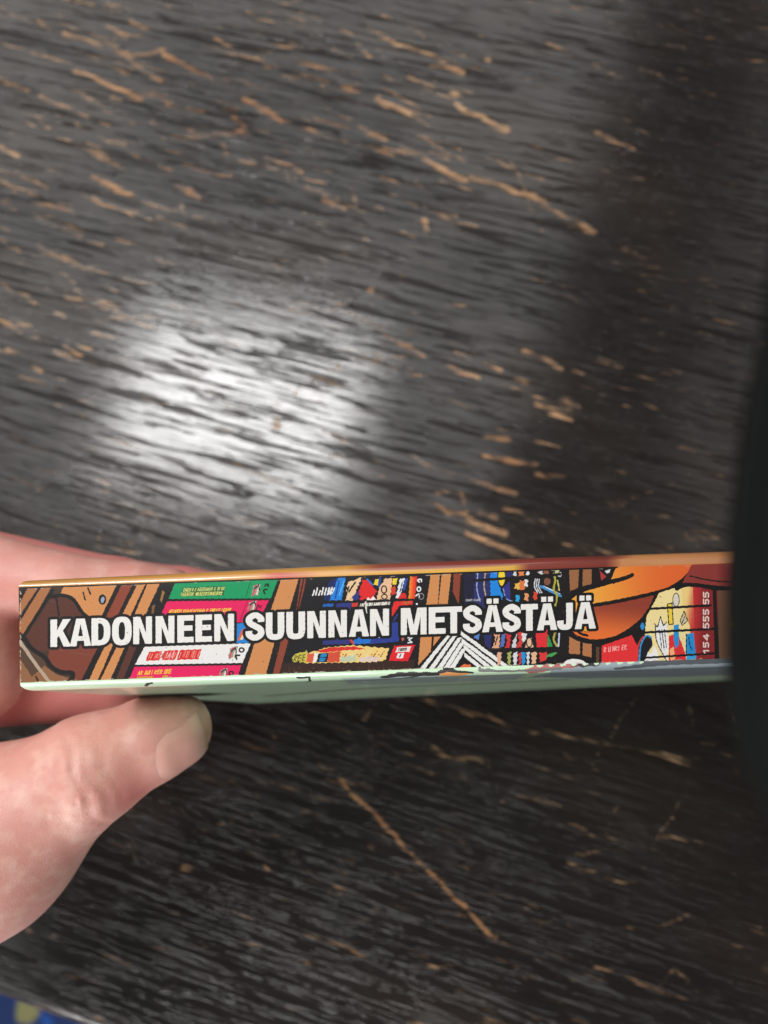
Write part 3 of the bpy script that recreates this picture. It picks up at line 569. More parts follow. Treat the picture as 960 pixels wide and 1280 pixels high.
# title
def stroke_poly(P, wv, wh):
    P = catmull(P, 9); T = np.gradient(P, axis=0); T /= np.linalg.norm(T, axis=1)[:, None]
    N_ = np.column_stack([-T[:, 1], T[:, 0]]); wd = (wv*np.abs(T[:, 1])+wh*np.abs(T[:, 0]))/(np.abs(T[:, 1])+np.abs(T[:, 0]))
    return np.vstack([P+N_*wd[:, None]/2, (P-N_*wd[:, None]/2)[::-1]])
def sup(cx, cy, rx, ry, e, a0=0, a1=2*math.pi, n=48):
    a = np.linspace(a0, a1, n); c, s_ = np.cos(a), np.sin(a)
    return np.column_stack([cx+rx*np.sign(c)*np.abs(c)**(2/e), cy+ry*np.sign(s_)*np.abs(s_)**(2/e)])
def glyph(ch, w, h):
    A = np.array
    if ch == 'K': return [A([(0, 0), (0, h), (8.4, h), (8.4, .60*h), (15.6, h), (w, h), (15.6, .58*h), (w+.6, 0), (w-9, 0), (10.6, .40*h), (8.4, .32*h), (8.4, 0)])]
    if ch == 'A': return [A([(0, 0), (8, h), (w-8, h), (w, 0), (w-8.4, 0), (w-9.2, .19*h), (9.2, .19*h), (8.4, 0)]), A([(10.4, .36*h), (w/2, .80*h), (w-10.4, .36*h)])]
    if ch == 'D': return [np.vstack([[(0, 0), (0, h), (.35*w, h)], sup(.35*w, h/2, .65*w, h/2, 2.7, math.pi/2, -math.pi/2, 26), [(.35*w, 0)]]), np.vstack([[(8.4, 6.6), (8.4, h-6.6), (9.5, h-6.6)], sup(9.5, h/2, w-8.2-9.5, h/2-6.6, 2.6, math.pi/2, -math.pi/2, 20), [(9.5, 6.6)]])]
    if ch == 'O': return [sup(w/2, h/2, w/2, h/2+.8, 2.7), sup(w/2, h/2, w/2-8.3, h/2-6, 2.5)]
    if ch == 'N': return [A([(0, 0), (0, h), (8.8, h), (w-7.6, .40*h), (w-7.6, h), (w, h), (w, 0), (w-8.6, 0), (7.6, .60*h), (7.6, 0)])]
    if ch == 'E': return [A([(0, 0), (0, h), (w, h), (w, h-6.9), (8.4, h-6.9), (8.4, .5*h+4.2), (w-1.4, .5*h+4.2), (w-1.4, .5*h-2.4), (8.4, .5*h-2.4), (8.4, 6.9), (w, 6.9), (w, 0)])]
    if ch == 'S': return [stroke_poly([(w-4.3, .66*h), (w-4.7, .80*h), (w/2, h-2.8), (4.6, .80*h), (5.4, .635*h), (w/2, .515*h), (w-5.2, .39*h), (w-4.7, .20*h), (w/2, 2.8), (4.6, .19*h), (4.2, .34*h)], 8.4, 7.2)]
    if ch == 'U': return [stroke_poly([(4.2, h), (4.2, .6*h), (4.2, .30*h), (6.0, .13*h), (w/2, 2.9), (w-6.0, .13*h), (w-4.2, .30*h), (w-4.2, .6*h), (w-4.2, h)], 8.4, 7.0)]
    if ch == 'M': return [A([(0, 0), (0, h), (11.6, h), (w/2, .36*h), (w-11.6, h), (w, h), (w, 0), (w-7.6, 0), (w-7.6, .66*h), (w/2+4, 0), (w/2-4, 0), (7.6, .66*h), (7.6, 0)])]
    if ch == 'T': return [A([(0, h), (w, h), (w, h-7), (w/2+4.2, h-7), (w/2+4.2, 0), (w/2-4.2, 0), (w/2-4.2, h-7), (0, h-7)])]
    if ch == 'J': return [stroke_poly([(w-4.2, h), (w-4.2, .6*h), (w-4.2, .30*h), (w-5.6, .12*h), (w/2-1, 2.9), (4.6, .15*h), (3.9, .34*h)], 8.4, 7.0)]
letters = [('K', 63, 88.5), ('A', 87.3, 114), ('D', 114.3, 138), ('O', 140, 164.6), ('N', 166.5, 190), ('N', 194.5, 218), ('E', 221.6, 242), ('E', 244.2, 265), ('N', 267.8, 292.5), ('S', 307, 330.5), ('U', 332.2, 355.4), ('U', 357.8, 381.4), ('N', 384, 407.3), ('N', 410.4, 433.6), ('A', 435.9, 461.3), ('N', 462.4, 486.2), ('M', 501, 533.2), ('E', 535.8, 557), ('T', 556.6, 577.6), ('S', 578.8, 602.2), ('A', 602.6, 628.6), ('S', 628, 651), ('T', 651, 672.3), ('A', 671, 696.6), ('J', 696.4, 716), ('A', 718.3, 744.8)]
base = lambda x: 808.9+(x-63)*(785.6-808.9)/681
capy = lambda x: 774.6+(x-63)*(752.4-774.6)/681
shapes = []
for i, (ch, xa, xb) in enumerate(letters):
    w_ = xb-xa; xm = (xa+xb)/2; hh = base(xm)-capy(xm); sl = -.0335
    conts = [m_([(xa+x, base(xa)-y+sl*x) for x, y in C_]) for C_ in glyph(ch, w_, hh)]
    shapes.append(conts)
    if i in (20, 23, 25):
        for k in (-4.2, 4.2):
            c0 = xm+k; yb = capy(c0)-1.9
            shapes.append([m_([(c0-3.2, yb), (c0+3.2, yb-.2), (c0+3.2, yb-6.6), (c0-3.2, yb-6.4)])])
for cs in shapes:
    for C_ in cs: cv.stroke(C_, 7.0*U, (14, 12, 12), closed=True)
    cv.fill([cs[0]], (14, 12, 12))
for cs in shapes: cv.fill(cs, (234, 232, 228), .25)
# wear specks and scuffs on the laminate
for k in range(420):
    x, y = random.uniform(26, 930), random.uniform(715, 848); q = m_([(x, y)])[0]; r = random.choice([.25, .3, .35, .5])*U
    if 0 < q[0] < CW-6 and 0 < q[1] < HT*KS-4:
        v = cv.im[int(q[1]-r):int(q[1]+r)+1, int(q[0]-r*1.2):int(q[0]+r*1.2)+1]; v[:] = v*.45+np.array((.55, .48, .42))*.55*random.uniform(.5, 1.1)
# rubbed corners and edges, fine hairline scuffs
for k in range(150):
    x = random.uniform(25, 930); e_ = random.random(); Lw = random.uniform(1, 7)
    yb_ = 853.5+SL*(x-25)-random.uniform(.2, 1.2) if e_ < .7 else 735-.033*(x-25)+random.uniform(0, 1.5)
    cv.stroke(m_([(x, yb_), (x+Lw, yb_+SL*Lw)]), random.uniform(.35, .9)*U, (186, 172, 156))
for k in range(40):
    y = random.uniform(738, 852); cv.stroke(m_([(25.2, y), (25.2+random.uniform(.2, 1.3), y+random.uniform(1, 4))]), random.uniform(.5, 1.2)*U, (190, 174, 156))
for k in range(26):
    x, y = random.uniform(40, 900), random.uniform(738, 830); a_ = random.uniform(-.5, .5); L_ = random.uniform(8, 40)
    P_ = m_([(x, y), (x+L_*math.cos(a_), y+L_*math.sin(a_))]); b_ = cv.box(P_, 3)
    if b_[1] > b_[0] and b_[3] > b_[2]:
        xx, yy = cv.grid(b_); ab = P_[1]-P_[0]; q_ = np.clip(((xx-P_[0][0])*ab[0]+(yy-P_[0][1])*ab[1])/(ab @ ab), 0, 1)
        mk = np.hypot(xx-P_[0][0]-q_*ab[0], yy-P_[0][1]-q_*ab[1]) < .32*U; vv_ = cv.im[b_[2]:b_[3], b_[0]:b_[1]]; vv_[mk] = vv_[mk]*.8+.13
# rounded hinge strip (rows above the flat part)
r0 = int(HT*KS)
rows = (np.arange(r0, CHT)-r0)/(CHT-r0)
colsx = np.array([25+(c/CW)*(XR-25) for c in range(CW)])
def lerp_cols(xk, ck):
    return np.stack([np.interp(colsx, xk, [c[i] for c in ck]) for i in range(3)], -1)/255
near = lerp_cols([25, 320, 335, 348, 372, 400, 560, 640, 660, 755, 775, 960], [(196, 140, 66), (212, 150, 66), (206, 100, 56), (200, 72, 52), (206, 110, 66), (222, 160, 70), (230, 176, 70), (216, 168, 66), (132, 52, 38), (120, 46, 34), (196, 132, 80), (190, 126, 78)])
far = lerp_cols([25, 430, 470, 560, 700, 755, 790, 960], [(200, 142, 64), (214, 154, 70), (150, 74, 56), (134, 56, 44), (130, 52, 42), (110, 48, 38), (196, 134, 82), (186, 124, 80)])
for i, f in enumerate(rows):
    kk = np.clip((f-.27-.12*np.sin(colsx/110.0))*9, 0, 1)[:, None]
    cv.im[r0+i] = near*(1-kk)+far*kk
# black rule where the drawing ends
fr = np.arange(CW)
for c in range(CW):
    hgt_ = int(1.6*U*(1 if colsx[c] < 770 else .3)+.8*math.sin(c/37.)); cv.im[r0-hgt_:r0+2, c] = np.array(BK)/255 if colsx[c] < 770 else cv.im[r0-hgt_:r0+2, c]
cv.im *= .925
cv.im += rng.normal(0, .012, cv.im.shape).astype(np.float32)
def as_image(name, im):
    h, w, _ = im.shape
    out = np.ones((h, w, 4), np.float32); out[..., :3] = np.clip(im, 0, 1)
    I = bpy.data.images.new(name, w, h); I.pixels.foreach_set(out.ravel()); I.update(); I.pack()
    return I
spine_img = as_image('spine_print', cv.im)

# front cover print (pale green with blurred line art near the hinge)
CK = 12.0; fw, fh = int(LEN*CK), int((DEPTH+2)*CK)
fc = Canvas(fw, fh, (200, 229, 196))
def cover_ad(px, py):
    a, d = (px-25)/PXMM, 4.0
    for _ in range(25):
        def pr(a, d):
            q = low_pt(a, d); return np.array([CX+FPX*q[0]/q[2], CY+FPX*q[1]/q[2]])
        p = pr(a, d); e = np.array([px, py])-p
        J = np.column_stack([(pr(a+.1, d)-p)/.1, (pr(a, d+.02)-p)/.02])
        s_ = np.linalg.solve(J, e); s_ = np.clip(s_, -25, 25); a += s_[0]; d = max(.05, d+s_[1])
    return np.array([a, d])
def fm(pts): return np.array([cover_ad(x, y)*CK for x, y in pts])
def FF(pts, col, rough=1.2): fc.fill([fm(pts)], col, rough)
def FL_(pts, wd, col=(30, 30, 30)): fc.stroke(catmull(fm(pts)) if len(pts) > 2 else fm(pts), wd*CK, col, rough=.8)
FF([(690, 829), (770, 826.5), (935, 821), (948, 842), (850, 846), (720, 848), (660, 846)], (150, 164, 172))
FF([(425, 848), (560, 842), (655, 843), (640, 850), (500, 855), (430, 856)], (176, 196, 190))
FF([(655, 836), (672, 832), (700, 831), (735, 829), (730, 833), (690, 837), (660, 842)], (182, 108, 104))
FF([(712, 832), (736, 828.5), (752, 828.5), (748, 832), (728, 834)], (60, 56, 58))
FF([(545, 842), (556, 838.5), (580, 839), (588, 842), (570, 845), (550, 845)], (226, 156, 92)); FL_([(543, 843), (558, 838.5), (590, 841)], .6)
FL_([(422, 852), (450, 851), (488, 848.5), (520, 845)], 1.0, (70, 72, 74)); FL_([(478, 847), (500, 844), (545, 843)], 1.4, (36, 34, 34))
FL_([(179, 858), (184, 855), (190, 854)], .5); FL_([(372, 847.5), (384, 847), (386, 849), (376, 853)], .5)
FL_([(770, 836), (830, 829), (890, 826.5), (930, 823)], 1.1, (80, 86, 92)); FL_([(640, 848), (700, 845), (780, 842)], 1.6, (110, 124, 124)); FL_([(330, 870), (450, 861), (560, 856), (700, 850)], 5.0, (120, 140, 128)); FL_([(600, 838), (640, 839), (700, 836)], .7, (120, 120, 120))
front_img = as_image('front_cover_print', fc.im)

def laminate(name, img, rough=.22):
    m = NT(name); tx = m.n('ShaderNodeTexImage', image=img, extension='EXTEND'); m.l(tx.outputs[0], m.p.inputs['Base Color'])
    m.set(Roughness=.42, Coat_Weight=1.0, Coat_Roughness=.08)
    tc = m.n('ShaderNodeTexCoord'); nz = m.n('ShaderNodeTexNoise', i_Scale=1600.0, i_Detail=3.0); m.l(tc.outputs['Object'], nz.inputs[0])
    bp = m.n('ShaderNodeBump', i_Strength=.06, i_Distance=.0002); m.l(nz.outputs[0], bp.inputs['Height']); m.l(bp.outputs[0], m.p.inputs['Normal'])
    return m.m

book = bpy.data.objects.new('paperback_book', None); COL.objects.link(book)
book.location = W(O+inward(LEN/2)*DEPTH+t*LEN/2+up*HT/2)
bpy.context.view_layer.update()
tag(book, 'thick comic paperback held spine up with white capital title on a bookshelf picture', 'book')

def sheet(name, fn, as_, bs, mat, uvfn, thick, parent=book):
    V = [W(fn(a, b)) for b in bs for a in as_]; n = len(as_); Fs = []
    for j in range(len(bs)-1):
        for i in range(n-1): k = j*n+i; Fs.append((k, k+1, k+n+1, k+n))
    o = mesh_obj(name, V, Fs, mat, parent)
    uv = o.data.uv_layers.new(name='print'); L = [uvfn(a, b) for b in bs for a in as_]
    for lp in o.data.loops: uv.data[lp.index].uv = L[lp.vertex_index]
    sd = o.modifiers.new('card', 'SOLIDIFY'); sd.thickness = thick; sd.offset = -1; sd.use_rim = True
    es = o.modifiers.new('crisp_edges', 'EDGE_SPLIT'); es.split_angle = math.radians(40)
    return o
A_ = np.linspace(0, LEN, 60)
def spine_fn(a, b):
    if b <= HT: return O+t*a+up*b
    return top_pt(a+(1-a/LEN)*1.7*((b-HT)/ARC)**2, b-HT)          # thumbed, rounded corner
def front_fn(a, d): return low_pt(a+(1-a/LEN)*1.5*min(1, d/3.2)**2, d)
def back_fn(a, s_): return top_pt(a+(1-a/LEN)*1.7, s_)
bsp = np.concatenate([np.linspace(0, HT, 12), HT+np.linspace(0, ARC, 12)[1:]])
# orient so that the sheet normals face outwards
sp = sheet('spine', spine_fn, A_, bsp, laminate('printed_spine_card', spine_img), lambda a, b: (a/LEN, b/(HT+ARC)), .0003)
mrear = NT('orange_rear_card'); tc = mrear.n('ShaderNodeTexCoord'); nz = mrear.n('ShaderNodeTexNoise', i_Scale=30.0, i_Detail=3.0); mrear.l(tc.outputs['Object'], nz.inputs[0])
mrear.l(mrear.ramp(nz.outputs[0], [(.35, rc((206, 146, 70))), (.5, rc((214, 160, 80))), (.56, rc((140, 62, 48))), (.7, rc((150, 80, 56)))]), mrear.p.inputs['Base Color']); mrear.set(Roughness=.4, Coat_Weight=.6, Coat_Roughness=.1)
sheet('back_cover', back_fn, A_, ARC+np.linspace(0, DEPTH-RAD, 12), mrear.m, lambda a, b: (a/LEN, b/DEPTH), .0003)
dsx = np.concatenate([3.2*(1-np.cos(np.linspace(0, math.pi/2, 12))), np.linspace(4.5, DEPTH, 26)])
sheet('front_cover', front_fn, A_, dsx[::-1], laminate('pale_green_front_card', front_img), lambda a, d: (a/LEN, d/(DEPTH+2)), .0003)
mpg = NT('page_edges'); tc = mpg.n('ShaderNodeTexCoord'); wvx = mpg.n('ShaderNodeTexNoise', i_Scale=900.0); mpg.l(tc.outputs['Object'], wvx.inputs[0])
mpg.l(mpg.mix(wvx.outputs[0], (.55, .50, .40), (.72, .68, .58)), mpg.p.inputs['Base Color']); mpg.set(Roughness=.9)
V = []
for a in (2.6, LEN-1.0):
    for d in (1.2, DEPTH-2):
        q = inward(a)
        V.append(W(O+t*a+q*d-up*.15+up*.5)); V.append(W(O+t*a+up*(HT+RAD*BU(a)-.6)+q*max(d, RAD+.5)))
pb = mesh_obj('page_block', V, [(0, 1, 3, 2), (4, 6, 7, 5), (0, 4, 5, 1), (2, 3, 7, 6), (0, 2, 6, 4), (1, 5, 7, 3)], mpg.m, book, smooth=False)

# ------------------------------------------------------------------ hand (distance field -> one continuous skin)
RES = 1.0
lo = np.array([-330., -25., 178.]); hi = np.array([-36., 215., 300.])
gxs = [np.arange(lo[i], hi[i], RES) for i in range(3)]
GX, GY, GZ = np.meshgrid(*gxs, indexing='ij')
GX = GX.astype(np.float32); GY = GY.astype(np.float32); GZ = GZ.astype(np.float32)
def cone(a, b, ra, rb, X=None, flat=None):
    x, y, z = X if X is not None else (GX, GY, GZ)
    a = np.array(a, np.float32); b = np.array(b, np.float32); ab = b-a
    q = np.clip(((x-a[0])*ab[0]+(y-a[1])*ab[1]+(z-a[2])*ab[2])/(ab @ ab), 0, 1)
    return np.sqrt((x-a[0]-q*ab[0])**2+(y-a[1]-q*ab[1])**2+(z-a[2]-q*ab[2])**2)-(ra+(rb-ra)*q)
def smin(a, b, k):
    h = np.clip(.5+.5*(b-a)/k, 0, 1); return b*(1-h)+a*h-k*h*(1-h)
TIP = (-57.2, 58.9, 207.5); IPJ = (-77.6, 67.8, 201.5); TMC = (-105.5, 87.2, 204); CMC = (-151, 121, 219)
def hand_field(X=None):
    thumb = cone((-62, 60.8, 206), TIP, 11.2, 10.5, X)
    thumb = smin(thumb, cone(IPJ, (-62, 60.8, 206), 13.6, 11.3, X), 2)
    thumb = smin(thumb, cone(TMC, IPJ, 22.6, 13.8, X), 4)
    thumb = smin(thumb, cone(CMC, TMC, 28, 22.6, X), 8)
    palm = cone((-200, 112, 240), (-124, 20, 209), 19, 12.5, X)
    palm = smin(palm, cone((-202, 116, 246), (-127, 22, 228), 20, 13, X), 8)
    palm = smin(palm, cone((-204, 122, 254), (-126, 26, 246), 20, 12.5, X), 8)
    palm = smin(palm, cone((-206, 130, 260), (-121, 31, 263), 19, 11.5, X), 8)
    palm = smin(palm, cone((-112, 22, 209), (-112, 46, 218), 14, 12, X), 8)      # web side of the palm
    palm = smin(palm, cone((-122, 50.5, 226), (-84, 53, 233), 13, 10, X), 7)
    fore = cone((-203, 122, 249), (-300, 190, 258), 27, 31, X)
    palm = smin(palm, fore, 18)
    h = smin(palm, thumb, 6)
    for mc, pip, dip, tip, r in (((-121, 13, 207), (-86, 20.5, 207), (-68, 22, 210), (-59.5, 22.6, 212), (10.8, 9.3, 8.2, 7.4)),
                                 ((-124, 15, 227), (-80, 23, 228), (-60, 25, 230), (-49, 26, 232), (11.2, 9.5, 8.4, 7.6)),
                                 ((-123, 20, 246), (-76, 29, 246), (-58, 31, 248), (-48, 31.5, 249), (10.8, 9.0, 8.0, 7.3)),
                                 ((-118, 27, 263), (-80, 35, 264), (-64, 36.5, 265), (-56, 37, 266), (9.6, 7.9, 7.0, 6.4))):
        f = cone(mc, pip, r[0], r[1], X); f = smin(f, cone(pip, dip, r[1], r[2], X), 2); f = smin(f, cone(dip, tip, r[2], r[3], X), 2)
        h = smin(h, f, 3.2)
    return h
# book as a convex field, so the skin flattens where it presses on the covers
def plane_field(P, n, X):
    n = n/np.linalg.norm(n); x, y, z = X; return (x-P[0])*n[0]+(y-P[1])*n[1]+(z-P[2])*n[2]
D0 = FL/np.linalg.norm(FL)
n_low = np.cross(t, D0); n_low *= np.sign(n_low @ -up); n_low /= np.linalg.norm(n_low)
n_left = np.cross(up, D0); n_left *= np.sign(n_left @ -t); n_left /= np.linalg.norm(n_left)
def book_field(X):
    f = plane_field(O-up*1.25, n_low, X)
    f = np.maximum(f, plane_field(O+up*(HT+RAD*.64), -n_low, X)); f = np.maximum(f, plane_field(O, n_left, X))
    return np.maximum(f, plane_field(O, nrm, X))
field = hand_field()
XG = (GX, GY, GZ)
field = np.maximum(field, -(book_field(XG)-.25))
# crease rings round the thumb joint
ax = np.array(IPJ)-np.array(TIP); ax /= np.linalg.norm(ax)
along = (GX-IPJ[0])*ax[0]+(GY-IPJ[1])*ax[1]+(GZ-IPJ[2])*ax[2]
face = np.clip((205-GZ)/8, 0, 1)*np.exp(-((GX-IPJ[0])**2+(GY-IPJ[1])**2)/(14.**2))
wob = .7*np.sin(GY*.55+1)+.5*np.sin(GX*.8)
face = np.maximum(face, 0)
for off, dep, sg in ((-6.2, .5, .8), (-3.0, .8, .9), (.2, 1.3, 1.0), (3.4, .8, .9), (6.5, .6, .9), (9.5, .5, .8)):
    field += dep*np.exp(-((along-off+wob)/sg)**2)*face
field -= .9*np.exp(-((along-1)/6.)**2)*face

def surface_nets(f):
    s = f < 0
    nx_, ny_, nz_ = f.shape
    corner = [(i, j, k) for i in (0, 1) for j in (0, 1) for k in (0, 1)]
    sl = lambda a, c: a[c[0]:nx_-1+c[0], c[1]:ny_-1+c[1], c[2]:nz_-1+c[2]]
    cnt = sum(sl(s, c).astype(np.int8) for c in corner)
    act = (cnt > 0) & (cnt < 8)
    ids = np.full(act.shape, -1, np.int64); I = np.argwhere(act); ids[act] = np.arange(len(I))
    acc = np.zeros((len(I), 3)); num = np.zeros(len(I))
    vals = {c: f[I[:, 0]+c[0], I[:, 1]+c[1], I[:, 2]+c[2]] for c in corner}
    for c in corner:
        for axn in range(3):
            if c[axn] == 0:
                d = list(c); d[axn] = 1; d = tuple(d); a, b = vals[c], vals[d]
                m = (a < 0) != (b < 0); tt = np.where(m, a/np.where(a == b, 1, a-b), 0)
                p = np.tile(np.array(c, float), (len(I), 1)); p[:, axn] += tt
                acc += p*m[:, None]; num += m
    P = I+acc/num[:, None]
    quads = []
    for axn in range(3):
        o1, o2 = [(1, 2), (2, 0), (0, 1)][axn]
        a = s; b_ = np.roll(s, -1, axn); cr_ = (a != b_)
        ix = np.argwhere(cr_)
        ok = (ix[:, axn] < f.shape[axn]-1) & (ix[:, o1] > 0) & (ix[:, o2] > 0) & (ix[:, o1] < f.shape[o1]-1) & (ix[:, o2] < f.shape[o2]-1)
        ix = ix[ok]
        def cell(d1, d2):
            j = ix.copy(); j[:, o1] -= d1; j[:, o2] -= d2; return ids[j[:, 0], j[:, 1], j[:, 2]]
        q = np.stack([cell(1, 1), cell(0, 1), cell(0, 0), cell(1, 0)], -1)
        flip = ~s[ix[:, 0], ix[:, 1], ix[:, 2]]; q[flip] = q[flip][:, ::-1]
        quads.append(q)
    return P, np.vstack(quads)
P, Qh = surface_nets(field)
P = P*RES+lo
# light smoothing
E = np.vstack([Qh[:, [0, 1]], Qh[:, [1, 2]], Qh[:, [2, 3]], Qh[:, [3, 0]]])
for it in range(2):
    sm = np.zeros_like(P); ct = np.zeros(len(P)); np.add.at(sm, E[:, 0], P[E[:, 1]]); np.add.at(ct, E[:, 0], 1); np.add.at(sm, E[:, 1], P[E[:, 0]]); np.add.at(ct, E[:, 1], 1)
    P = P*.5+.5*sm/np.maximum(ct, 1)[:, None]
used = np.unique(Qh); remap = np.full(len(P), -1); remap[used] = np.arange(len(used)); P = P[used]; Qh = remap[Qh]

ms = NT('pink_skin'); tc = ms.n('ShaderNodeTexCoord')
def snoise(sc, det=4.0, r=.55, mp_=(1, 1, 1)):
    m1 = ms.n('ShaderNodeMapping', i_Scale=mp_); ms.l(tc.outputs['Object'], m1.inputs[0])
    q = ms.n('ShaderNodeTexNoise', i_Scale=sc, i_Detail=det, i_Roughness=r); ms.l(m1.outputs[0], q.inputs[0]); return q.outputs[0]
blot = snoise(38.0, 4.0); fineb = snoise(170.0, 5.0)
vor = ms.n('ShaderNodeTexVoronoi', i_Scale=1100.0, feature='DISTANCE_TO_EDGE'); ms.l(tc.outputs['Object'], vor.inputs[0])
ra = ms.n('ShaderNodeAttribute', attribute_name='redness_and_shade')
c = ms.mix(ms.ramp(blot, [(.38, 0.0), (.64, 1.0)]), (.68, .355, .295), (.625, .29, .245))
c = ms.mix(ms.math('MULTIPLY', ms.ramp(fineb, [(.47, 0.0), (.66, 1.0)]), .5), c, (.76, .50, .42))
c = ms.mix(ra.outputs['Fac'], c, (.56, .17, .155))
ms.l(c, ms.p.inputs['Base Color'])
ms.set(Roughness=.46, Subsurface_Weight=.35, Subsurface_Scale=.004); ms.p.inputs['Subsurface Radius'].default_value = (1.0, .35, .2)
ht = ms.math('ADD', ms.math('MULTIPLY', ms.ramp(vor.outputs['Distance'], [(0.0, 0.0), (.12, 1.0)]), .5), ms.math('MULTIPLY', fineb, 1.0))
bp = ms.n('ShaderNodeBump', i_Strength=.22, i_Distance=.0004); ms.l(ht, bp.inputs['Height']); ms.l(bp.outputs[0], ms.p.inputs['Normal'])

mh = fast_mesh('hand', P @ M.T*1e-3+CAM, Qh)
red = np.exp(-((P-np.array([-64, 72, 196]))**2).sum(1)/8**2)*.75          # beside the nail
red = np.maximum(red, np.exp(-((P-np.array([-70, 60, 197]))**2).sum(1)/7**2)*.35)
red = np.maximum(red, np.clip((P[:, 1] < 62)*(P[:, 2] > 214)*.8, 0, 1))  # deeper red stands in for shade on the palm behind the book
red = np.maximum(red, np.exp(-((P-np.array([-100, 18, 200]))**2).sum(1)/14**2)*.4)
a_ = mh.attributes.new('redness_and_shade', 'FLOAT', 'POINT'); a_.data.foreach_set('value', red.astype(np.float32))
mh.materials.append(ms.m)
hand = bpy.data.objects.new('hand', mh); COL.objects.link(hand)
tag(hand, 'bare left hand pinching the end of the book between thumb and fingers', 'hand')

# thumbnail : a curved plate laid on the skin, facing the lens
mn = NT('thumbnail_keratin'); tc = mn.n('ShaderNodeTexCoord'); at2 = mn.n('ShaderNodeAttribute', attribute_name='tip')
c = mn.mix(mn.ramp(at2.outputs['Fac'], [(0.0, 0.0), (.12, .35), (.75, .25), (.84, 1.0)]), (.78, .335, .285), (.78, .41, .34))
c = mn.mix(mn.ramp(at2.outputs['Fac'], [(.0, .3), (.2, 0.0)]), c, (.80, .43, .37))
mn.l(c, mn.p.inputs['Base Color']); mn.set(Roughness=.28, Subsurface_Weight=.35, Subsurface_Scale=.004, Coat_Weight=.2, Coat_Roughness=.25)
nz = mn.n('ShaderNodeTexNoise', i_Scale=500.0); mp = mn.n('ShaderNodeMapping', i_Scale=(.1, 1, 1)); mn.l(tc.outputs['Object'], mp.inputs[0]); mn.l(mp.outputs[0], nz.inputs[0])
bp = mn.n('ShaderNodeBump', i_Strength=.12, i_Distance=.0002); mn.l(nz.outputs[0], bp.inputs['Height']); mn.l(bp.outputs[0], mn.p.inputs['Normal'])
def skin_hit(o, d, n=90):
    o = o.copy(); tcur = np.zeros(len(o))
    for _ in range(n):
        q = o+d*tcur[:, None]; dist = hand_field((q[:, 0], q[:, 1], q[:, 2])); tcur = tcur+np.clip(dist*.8, -1, 3)
    return o+d*np.minimum(tcur, 26.5)[:, None], tcur < 26.0
nu, nv = 26, 22
nail_n = np.array([.22, .36, -.9]); nail_n /= np.linalg.norm(nail_n)
axn = np.array(TIP)-np.array(IPJ); axn -= (axn @ nail_n)*nail_n; axn /= np.linalg.norm(axn)
# nail runs almost straight to the right in view
axn = np.array([1.0, -.12, .2]); axn -= (axn @ nail_n)*nail_n; axn /= np.linalg.norm(axn)
side = np.cross(nail_n, axn); side /= np.linalg.norm(side)
if side[1] < 0: side = -side
c0 = np.array([-55.8, 60.4, 206.5])
pts = []; tipv = []
for j in range(nv):
    vv = -1+2*j/(nv-1)
    for i in range(nu):
        uu = i/(nu-1)
        half = 7.9*(1-.25*max(0, .35-uu)**1.0)
        cut = 1-.10*vv*vv*(1 if uu > .5 else 0)
        start = -6.5+1.8*vv*vv*1.0
        end = 8.0-1.6*vv*vv
        pts.append(c0+axn*(start+(end-start)*uu)+side*(vv*half)+nail_n*20); tipv.append(uu)
pts = np.array(pts)
hit, on_skin = skin_hit(pts, np.tile(-nail_n, (len(pts), 1)))
lift = []
for j in range(nv):
    vv = abs(-1+2*j/(nv-1))
    for i in range(nu):
        uu = i/(nu-1)
        sm_ = min(1, (1-vv)*2.5)*min(1, uu*3); lift.append(-.42+.58*sm_*sm_*(3-2*sm_))
hit = hit+nail_n*np.array(lift)[:, None]
Fs = [(j*nu+i, j*nu+i+1, (j+1)*nu+i+1, (j+1)*nu+i) for j in range(nv-1) for i in range(nu-1)]
Fs = [f for f in Fs if all(on_skin[k] for k in f)]
nail = mesh_obj('thumbnail', W(hit), Fs, mn.m, hand)
an = nail.data.attributes.new('tip', 'FLOAT', 'POINT'); an.data.foreach_set('value', np.array(tipv, np.float32))
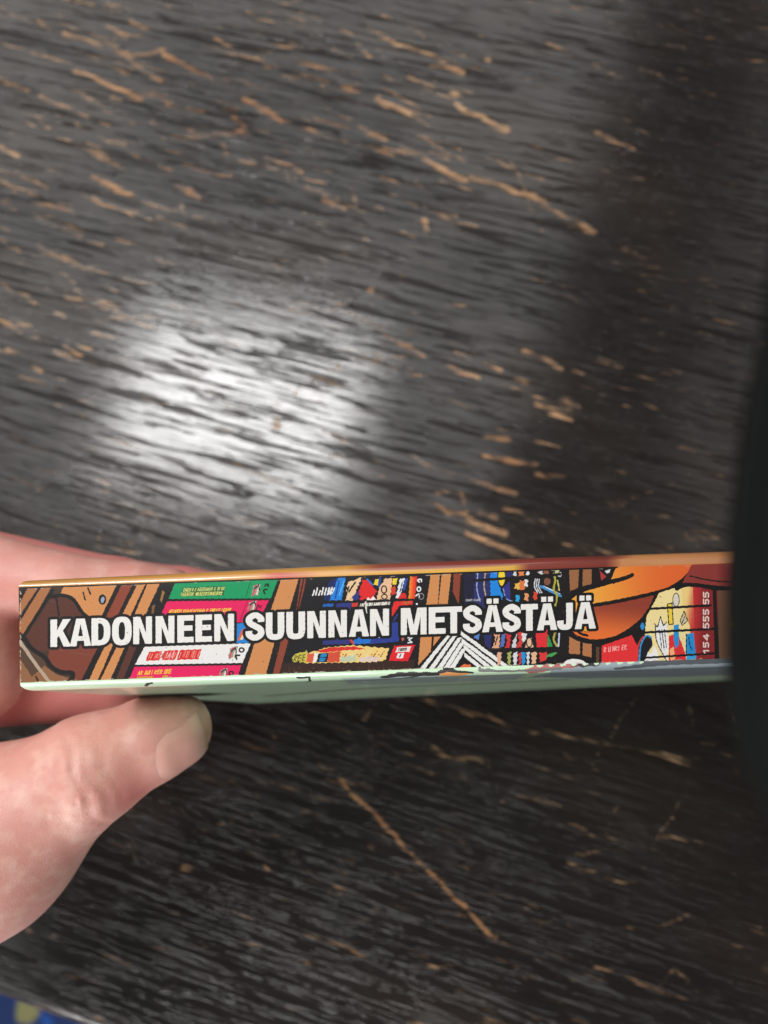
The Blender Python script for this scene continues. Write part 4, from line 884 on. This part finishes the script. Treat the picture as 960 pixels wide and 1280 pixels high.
sd = nail.modifiers.new('plate', 'SOLIDIFY'); sd.thickness = .0004; sd.offset = 0

# ------------------------------------------------------------------ dark flap close to the lens, right edge
ml = NT('black_leatherette'); tc = ml.n('ShaderNodeTexCoord'); nz = ml.n('ShaderNodeTexVoronoi', i_Scale=1500.0); ml.l(tc.outputs['Object'], nz.inputs[0])
ml.set(Roughness=.8, Specular_IOR_Level=.12); ml.p.inputs['Base Color'].default_value = (.0035, .0045, .0042, 1)
bp = ml.n('ShaderNodeBump', i_Strength=.3, i_Distance=.0003); ml.l(nz.outputs[0], bp.inputs['Height']); ml.l(bp.outputs[0], ml.p.inputs['Normal'])
ZF = 54.0
prof = [(1010, 60), (990, 230), (970, 390), (945, 520), (930, 630), (922, 740), (922, 830), (928, 900), (944, 960), (966, 1010), (1000, 1060), (1050, 1095)]
left = catmull([((x-CX)/FPX*ZF, (y-CY)/FPX*ZF) for x, y in prof], 6)
outline = [tuple(p) for p in left]+[(96, left[-1][1]+1), (99, 18), (96, -100), (38, -98)]  # unseen upper part extended to shade the table's right side
bm = bmesh.new()
vs = [bm.verts.new((x, y, ZF)) for x, y in outline]; f0 = bm.faces.new(vs)
r = bmesh.ops.extrude_face_region(bm, geom=[f0])
bmesh.ops.translate(bm, vec=(0, 0, 3.2), verts=[v for v in r['geom'] if isinstance(v, bmesh.types.BMVert)])
eds = [e for e in bm.edges if abs(e.verts[0].co.z-e.verts[1].co.z) < 1e-4]
bmesh.ops.bevel(bm, geom=eds, offset=1.1, segments=4, affect='EDGES')
bmesh.ops.recalc_face_normals(bm, faces=bm.faces[:])
for v in bm.verts:
    bend = max(0, v.co.x-32)*.22; q = W((v.co.x, v.co.y, v.co.z-bend)); v.co = Vector(q)
mfl = bpy.data.meshes.new('case_flap'); bm.to_mesh(mfl); bm.free(); mfl.materials.append(ml.m)
for p in mfl.polygons: p.use_smooth = True
flap = bpy.data.objects.new('case_flap', mfl); COL.objects.link(flap)
tag(flap, 'blurred black flap very close to the lens at the right edge', 'flap')
